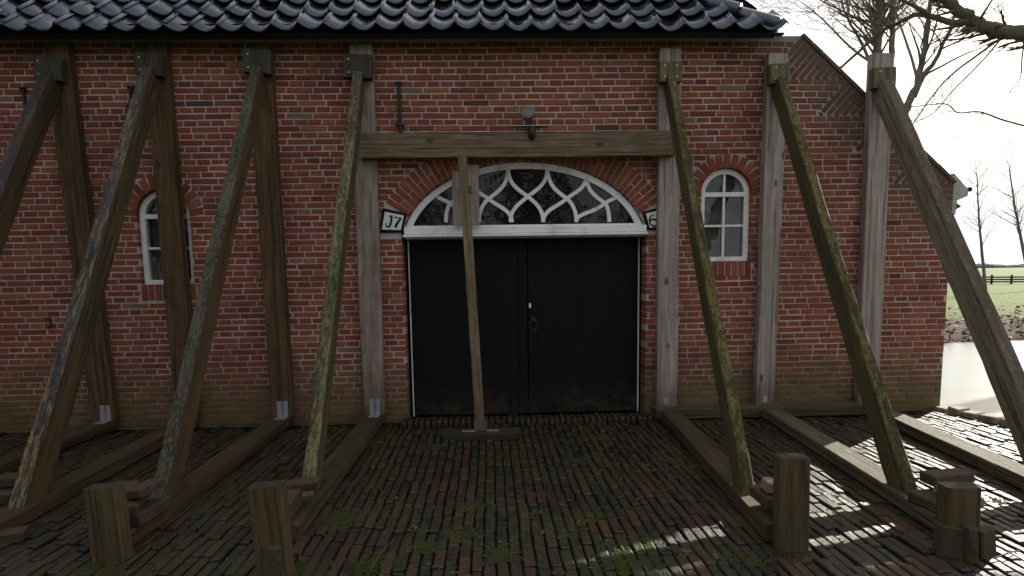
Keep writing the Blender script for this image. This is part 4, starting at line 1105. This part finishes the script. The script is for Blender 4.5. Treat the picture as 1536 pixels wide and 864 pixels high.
# far line of woods on the horizon
hg = MB(); rnd = random.Random(4)
for k in range(420):
    x = rnd.uniform(120, 700); y = rnd.uniform(330, 390); h = rnd.uniform(1, 3.2)*(1+.5*mnoise.noise(Vector((x*.02, 0, 0)))); w = rnd.uniform(3, 7)
    vs = []; n = 7
    for j, (zz_, ww) in enumerate(((0, .7), (.4, 1), (.75, .75), (1, .2))):
        for i in range(n):
            a = 2*PI*i/n; rr = w*ww*rnd.uniform(.8, 1.15); vs.append((x+rr*math.cos(a), y+rr*math.sin(a), zz_*h*rnd.uniform(.9, 1.1)-.3))
    fs = [(j*n+i, j*n+(i+1) % n, (j+1)*n+(i+1) % n, (j+1)*n+i) for j in range(3) for i in range(n)]+[tuple(3*n+i for i in range(n))]
    hg.add(vs, fs)
tag(hg.build('distant_woods', M['hedge'], smooth=True), 'faint grey line of woods on the far horizon', 'woods', kind='stuff')

# unseen evergreens added left of the yard and behind the photographer: they keep the low sky off the yard and stand in the panes
def evergreen(x, y, h, r, seed, label, z0=.5, dens=1.0):
    rnd = random.Random(seed); t_ = thing('evergreen_tree', label, 'tree', (x, y, -.1), 'dark evergreens round the yard')
    q = MB(); q.tube([(x, y, -.15), (x+.05, y, h*.4), (x, y+.05, h*.95)], [r*.11, r*.07, .02], 9); q.build('trunk', M['bark'], t_, smooth=True)
    q = MB(); n = int(2600*r*h/10*dens)
    for k in range(n):
        u = rnd.random()**.8; a = rnd.uniform(0, 2*PI); zz_ = z0+u*(h-z0); prof = (1-u)**.62*(.75+.25*math.sin(u*23+a*2)) if dens < 2 else (1-u)**.35*(.93+.07*math.sin(u*23+a*2))
        rr = r*prof*rnd.uniform(.45, 1.05)+.05; c = Vector((x+rr*math.cos(a), y+rr*math.sin(a), zz_)); s_ = rnd.uniform(.09, .2)
        Mx = Matrix.Translation(c) @ Matrix.Rotation(a, 4, 'Z') @ Matrix.Rotation(rnd.gauss(.5, .5), 4, 'Y') @ Matrix.Rotation(rnd.gauss(0, .5), 4, 'X')
        q.add([Mx @ Vector(v_) for v_ in ((-s_*.4, 0, 0), (s_*.3, -s_*.55, .02), (s_*1.2, 0, -.04), (s_*.3, s_*.55, .02))], [(0, 1, 2, 3)])
    q.build('crown', M['needle'], t_)
for i, (x, y, h, r) in enumerate(((-8.3, -1.6, 8.5, 1.5), (-8.0, -4.3, 9.0, 1.7), (-8.2, -7.3, 9.0, 1.8), (-6.0, -10.4, 9.5, 2.0), (-2.6, -12.2, 8.5, 2.0), (1.4, -13.0, 9, 2.0), (5.4, -13.6, 8, 2.0))):
    evergreen(x, y, h, r, 60+i, ['dark evergreen left of the yard, close to the brick front', 'dark evergreen left of the yard, level with the stakes', 'dark evergreen left of where the photograph was taken', 'dark evergreen behind the yard on its left corner', 'dark evergreen behind the yard, facing the left window', 'dark evergreen behind the yard, facing the barn doors', 'dark evergreen behind the yard, facing the pond corner'][i])

evergreen(10.58, 2.47, 11.0, 1.46, 80, 'tall pine with a bare lower trunk on the bank right of the pond', 5.2, 2.8)  # unseen pine, its place and crown height shaped to shade the paving

# ------------------------------------------------------------------ moss, weeds, twigs on the paving
ms = MB(); rnd = random.Random(9)
spots = [(510, 780, .24), (700, 760, .10), (890, 775, .18), (930, 770, .12), (960, 810, .15), (690, 800, .12), (1110, 840, .18), (940, 845, .15), (810, 740, .08), (640, 820, .10), (560, 845, .14),
         (850, 800, .1), (1270, 775, .1), (1500, 755, .12), (1245, 745, .06), (1235, 810, .08), (1400, 665, .2), (1300, 700, .2), (1010, 690, .1), (860, 690, .1), (750, 830, .1), (130, 860, .2), (470, 850, .15), (165, 850, .09), (1195, 834, .07), (1430, 842, .07), (560, 665, .12), (650, 672, .1), (900, 655, .1), (1050, 700, .08)]
for (px, py, R_) in spots:
    c = G(px, py)
    for k in range(int(1900*R_)):
        a = rnd.uniform(0, 2*PI); rr = R_*math.sqrt(rnd.random())*rnd.uniform(.4, 1.2); x = c.x+rr*math.cos(a); y = c.y+rr*math.sin(a)*.9
        x = round(x/PW)*PW+rnd.gauss(0, .014)
        s = rnd.uniform(.003, .0085); z = gz(x, y)-.004
        Mx = Matrix.Translation((x, y, z)) @ Matrix.Rotation(rnd.uniform(0, 6), 4, 'Z')
        n = 6; vs = [Mx @ Vector((s*math.cos(2*PI*i/n), s*1.5*math.sin(2*PI*i/n), 0)) for i in range(n)]+[Mx @ Vector((.6*s*math.cos(2*PI*i/n), .9*s*math.sin(2*PI*i/n), s*.7)) for i in range(n)]
        ms.add(vs, [(i, (i+1) % n, n+(i+1) % n, n+i) for i in range(n)]+[tuple(n+i for i in range(n))])
tag(ms.build('moss', M['moss'], smooth=True), 'green moss growing in the joints of the brick paving', 'moss', kind='stuff')
wd = MB()
wspots = [(905, 815), (935, 828), (908, 835), (1028, 830), (843, 860), (735, 845), (720, 825), (660, 762), (635, 800), (805, 770), (790, 838), (820, 800), (1005, 825), (895, 852), (765, 790), (925, 722), (1200, 820), (1203, 838), (1355, 840),
          (350, 840), (365, 745), (60, 810), (915, 645), (975, 700), (690, 862), (760, 815), (870, 790), (620, 795), (985, 860), (1075, 838), (840, 768), (560, 700), (600, 748), (500, 740), (1245, 845), (1310, 860), (700, 770), (655, 850)]
for (px, py) in wspots:
    c = G(px, py); n = rnd.randint(5, 11)
    for k in range(n):
        a = rnd.uniform(0, 2*PI); L = rnd.uniform(.015, .042); w = L*rnd.uniform(.16, .3); up_ = rnd.uniform(.25, .9)
        o = Vector((c.x+rnd.gauss(0, .02), c.y+rnd.gauss(0, .02), gz(c.x, c.y)-.004)); d = Vector((math.cos(a), math.sin(a), up_)); sd = Vector((-math.sin(a), math.cos(a), 0))
        q = [o, o+d*L*.5+sd*w, o+d*L-Vector((0, 0, L*.25)), o+d*L*.5-sd*w]; wd.add(q, [(0, 1, 2, 3)])
tag(wd.build('weeds', M['weed']), 'small green weeds sprouting between the paving bricks', 'weeds', kind='stuff')
# scattered leaves and crumbs on paving
cr_ = MB()
for k in range(520):
    x, y = rnd.uniform(-4.5, 4.6), rnd.uniform(-3.6, -.15)
    if rnd.random() < .35: y = rnd.uniform(-.6, -.1)
    s = rnd.uniform(.005, .016); z = gz(x, y)+.010
    Mx = Matrix.Translation((x, y, z)) @ Matrix.Rotation(rnd.uniform(0, 6), 4, 'Z') @ Matrix.Rotation(rnd.gauss(0, .4), 4, 'X')
    cr_.add([Mx @ Vector(q) for q in ((-s, -s*.5, 0), (s*.4, -s*.6, .003), (s, 0, .005), (s*.2, s*.6, .003))], [(0, 1, 2, 3)])
tag(cr_.build('fallen_leaves', M['leaf']), 'dead leaf scraps scattered over the brick paving', 'leaves', kind='stuff')
def twig(pts, lab, r=.004):
    q = MB(); P = [G(px, py)+Vector((0, 0, .014+.006*(i % 2))) for i, (px, py) in enumerate(pts)]
    q.tube(P, [r]*(len(P)-1)+[r*.5], 6); tag(q.build('fallen_twig', M['twig']), lab, 'twig', 'twigs fallen on the paving')
twig([(556, 858), (575, 830), (592, 812)], 'dark twig on the paving right of the tall mossy stake')
twig([(190, 850), (210, 838), (222, 828), (226, 816)], 'bent reddish twig at the foot of the squat stake')
twig([(455, 815), (452, 832), (449, 845)], 'short pale twig just right of the tall mossy stake')
twig([(482, 688), (498, 678), (512, 664)], 'thin twig behind the foot of the narrow green strut', .003)
twig([(970, 712), (985, 708), (1000, 709), (1010, 704)], 'thin curved twig on the paving in front of the right door leaf', .003)
twig([(1490, 842), (1510, 836), (1530, 829)], 'dark twig in the bottom right corner beside the low stake')

# ------------------------------------------------------------------ light
w = bpy.data.worlds.new('World'); S.world = w; w.use_nodes = True
nt = w.node_tree; nt.nodes.clear()
out = nt.nodes.new('ShaderNodeOutputWorld'); bg = nt.nodes.new('ShaderNodeBackground'); sky = nt.nodes.new('ShaderNodeTexSky')
sky.sky_type = 'NISHITA'; sky.sun_disc = False
SUN = Vector((.807, .59, 0)).normalized(); EL = math.radians(25)
sky.sun_elevation = EL; sky.sun_rotation = math.atan2(SUN.x, SUN.y)
sky.air_density = 1.0; sky.dust_density = 4.0; sky.ozone_density = 1.0; sky.altitude = 0
bg.inputs['Strength'].default_value = .05
# thin bright cloud veil mixed into the sky
tcn = nt.nodes.new('ShaderNodeTexCoord'); nz = nt.nodes.new('ShaderNodeTexNoise'); nz.inputs['Scale'].default_value = 2.2; nz.inputs['Detail'].default_value = 6; nz.inputs['Roughness'].default_value = .6
nt.links.new(tcn.outputs['Generated'], nz.inputs['Vector'])
mr = nt.nodes.new('ShaderNodeMapRange'); mr.inputs[1].default_value = .3; mr.inputs[2].default_value = .65; mr.inputs[3].default_value = .35; mr.inputs[4].default_value = .8
nt.links.new(nz.outputs[0], mr.inputs[0])
mx = nt.nodes.new('ShaderNodeMix'); mx.data_type = 'RGBA'; mx.inputs[7].default_value = (8.6, 8.7, 9.2, 1)
sp = nt.nodes.new('ShaderNodeSeparateXYZ'); nt.links.new(tcn.outputs['Generated'], sp.inputs[0])
hz = nt.nodes.new('ShaderNodeMapRange'); hz.inputs[1].default_value = .45; hz.inputs[2].default_value = .05; nt.links.new(sp.outputs[2], hz.inputs[0])
mxx = nt.nodes.new('ShaderNodeMath'); mxx.operation = 'MAXIMUM'; nt.links.new(mr.outputs[0], mxx.inputs[0]); nt.links.new(hz.outputs[0], mxx.inputs[1])
nt.links.new(mxx.outputs[0], mx.inputs[0]); nt.links.new(sky.outputs[0], mx.inputs[6]); nt.links.new(mx.outputs[2], bg.inputs['Color']); nt.links.new(bg.outputs[0], out.inputs['Surface'])
sl = bpy.data.lights.new('sun', 'SUN'); sl.energy = 5.0; sl.angle = math.radians(.5); sl.color = (1, .95, .86)
so = bpy.data.objects.new('sun', sl); C.objects.link(so)
dirv = Vector((SUN.x*math.cos(EL), SUN.y*math.cos(EL), math.sin(EL)))
so.rotation_euler = dirv.to_track_quat('Z', 'Y').to_euler()
so.location = dirv*40

S.render.engine = 'CYCLES'
S.view_settings.view_transform = 'Standard'; S.view_settings.look = 'None'; S.view_settings.gamma = 1; S.view_settings.use_curve_mapping = False
S.view_settings.exposure = 1.5
S.cycles.max_bounces = 8
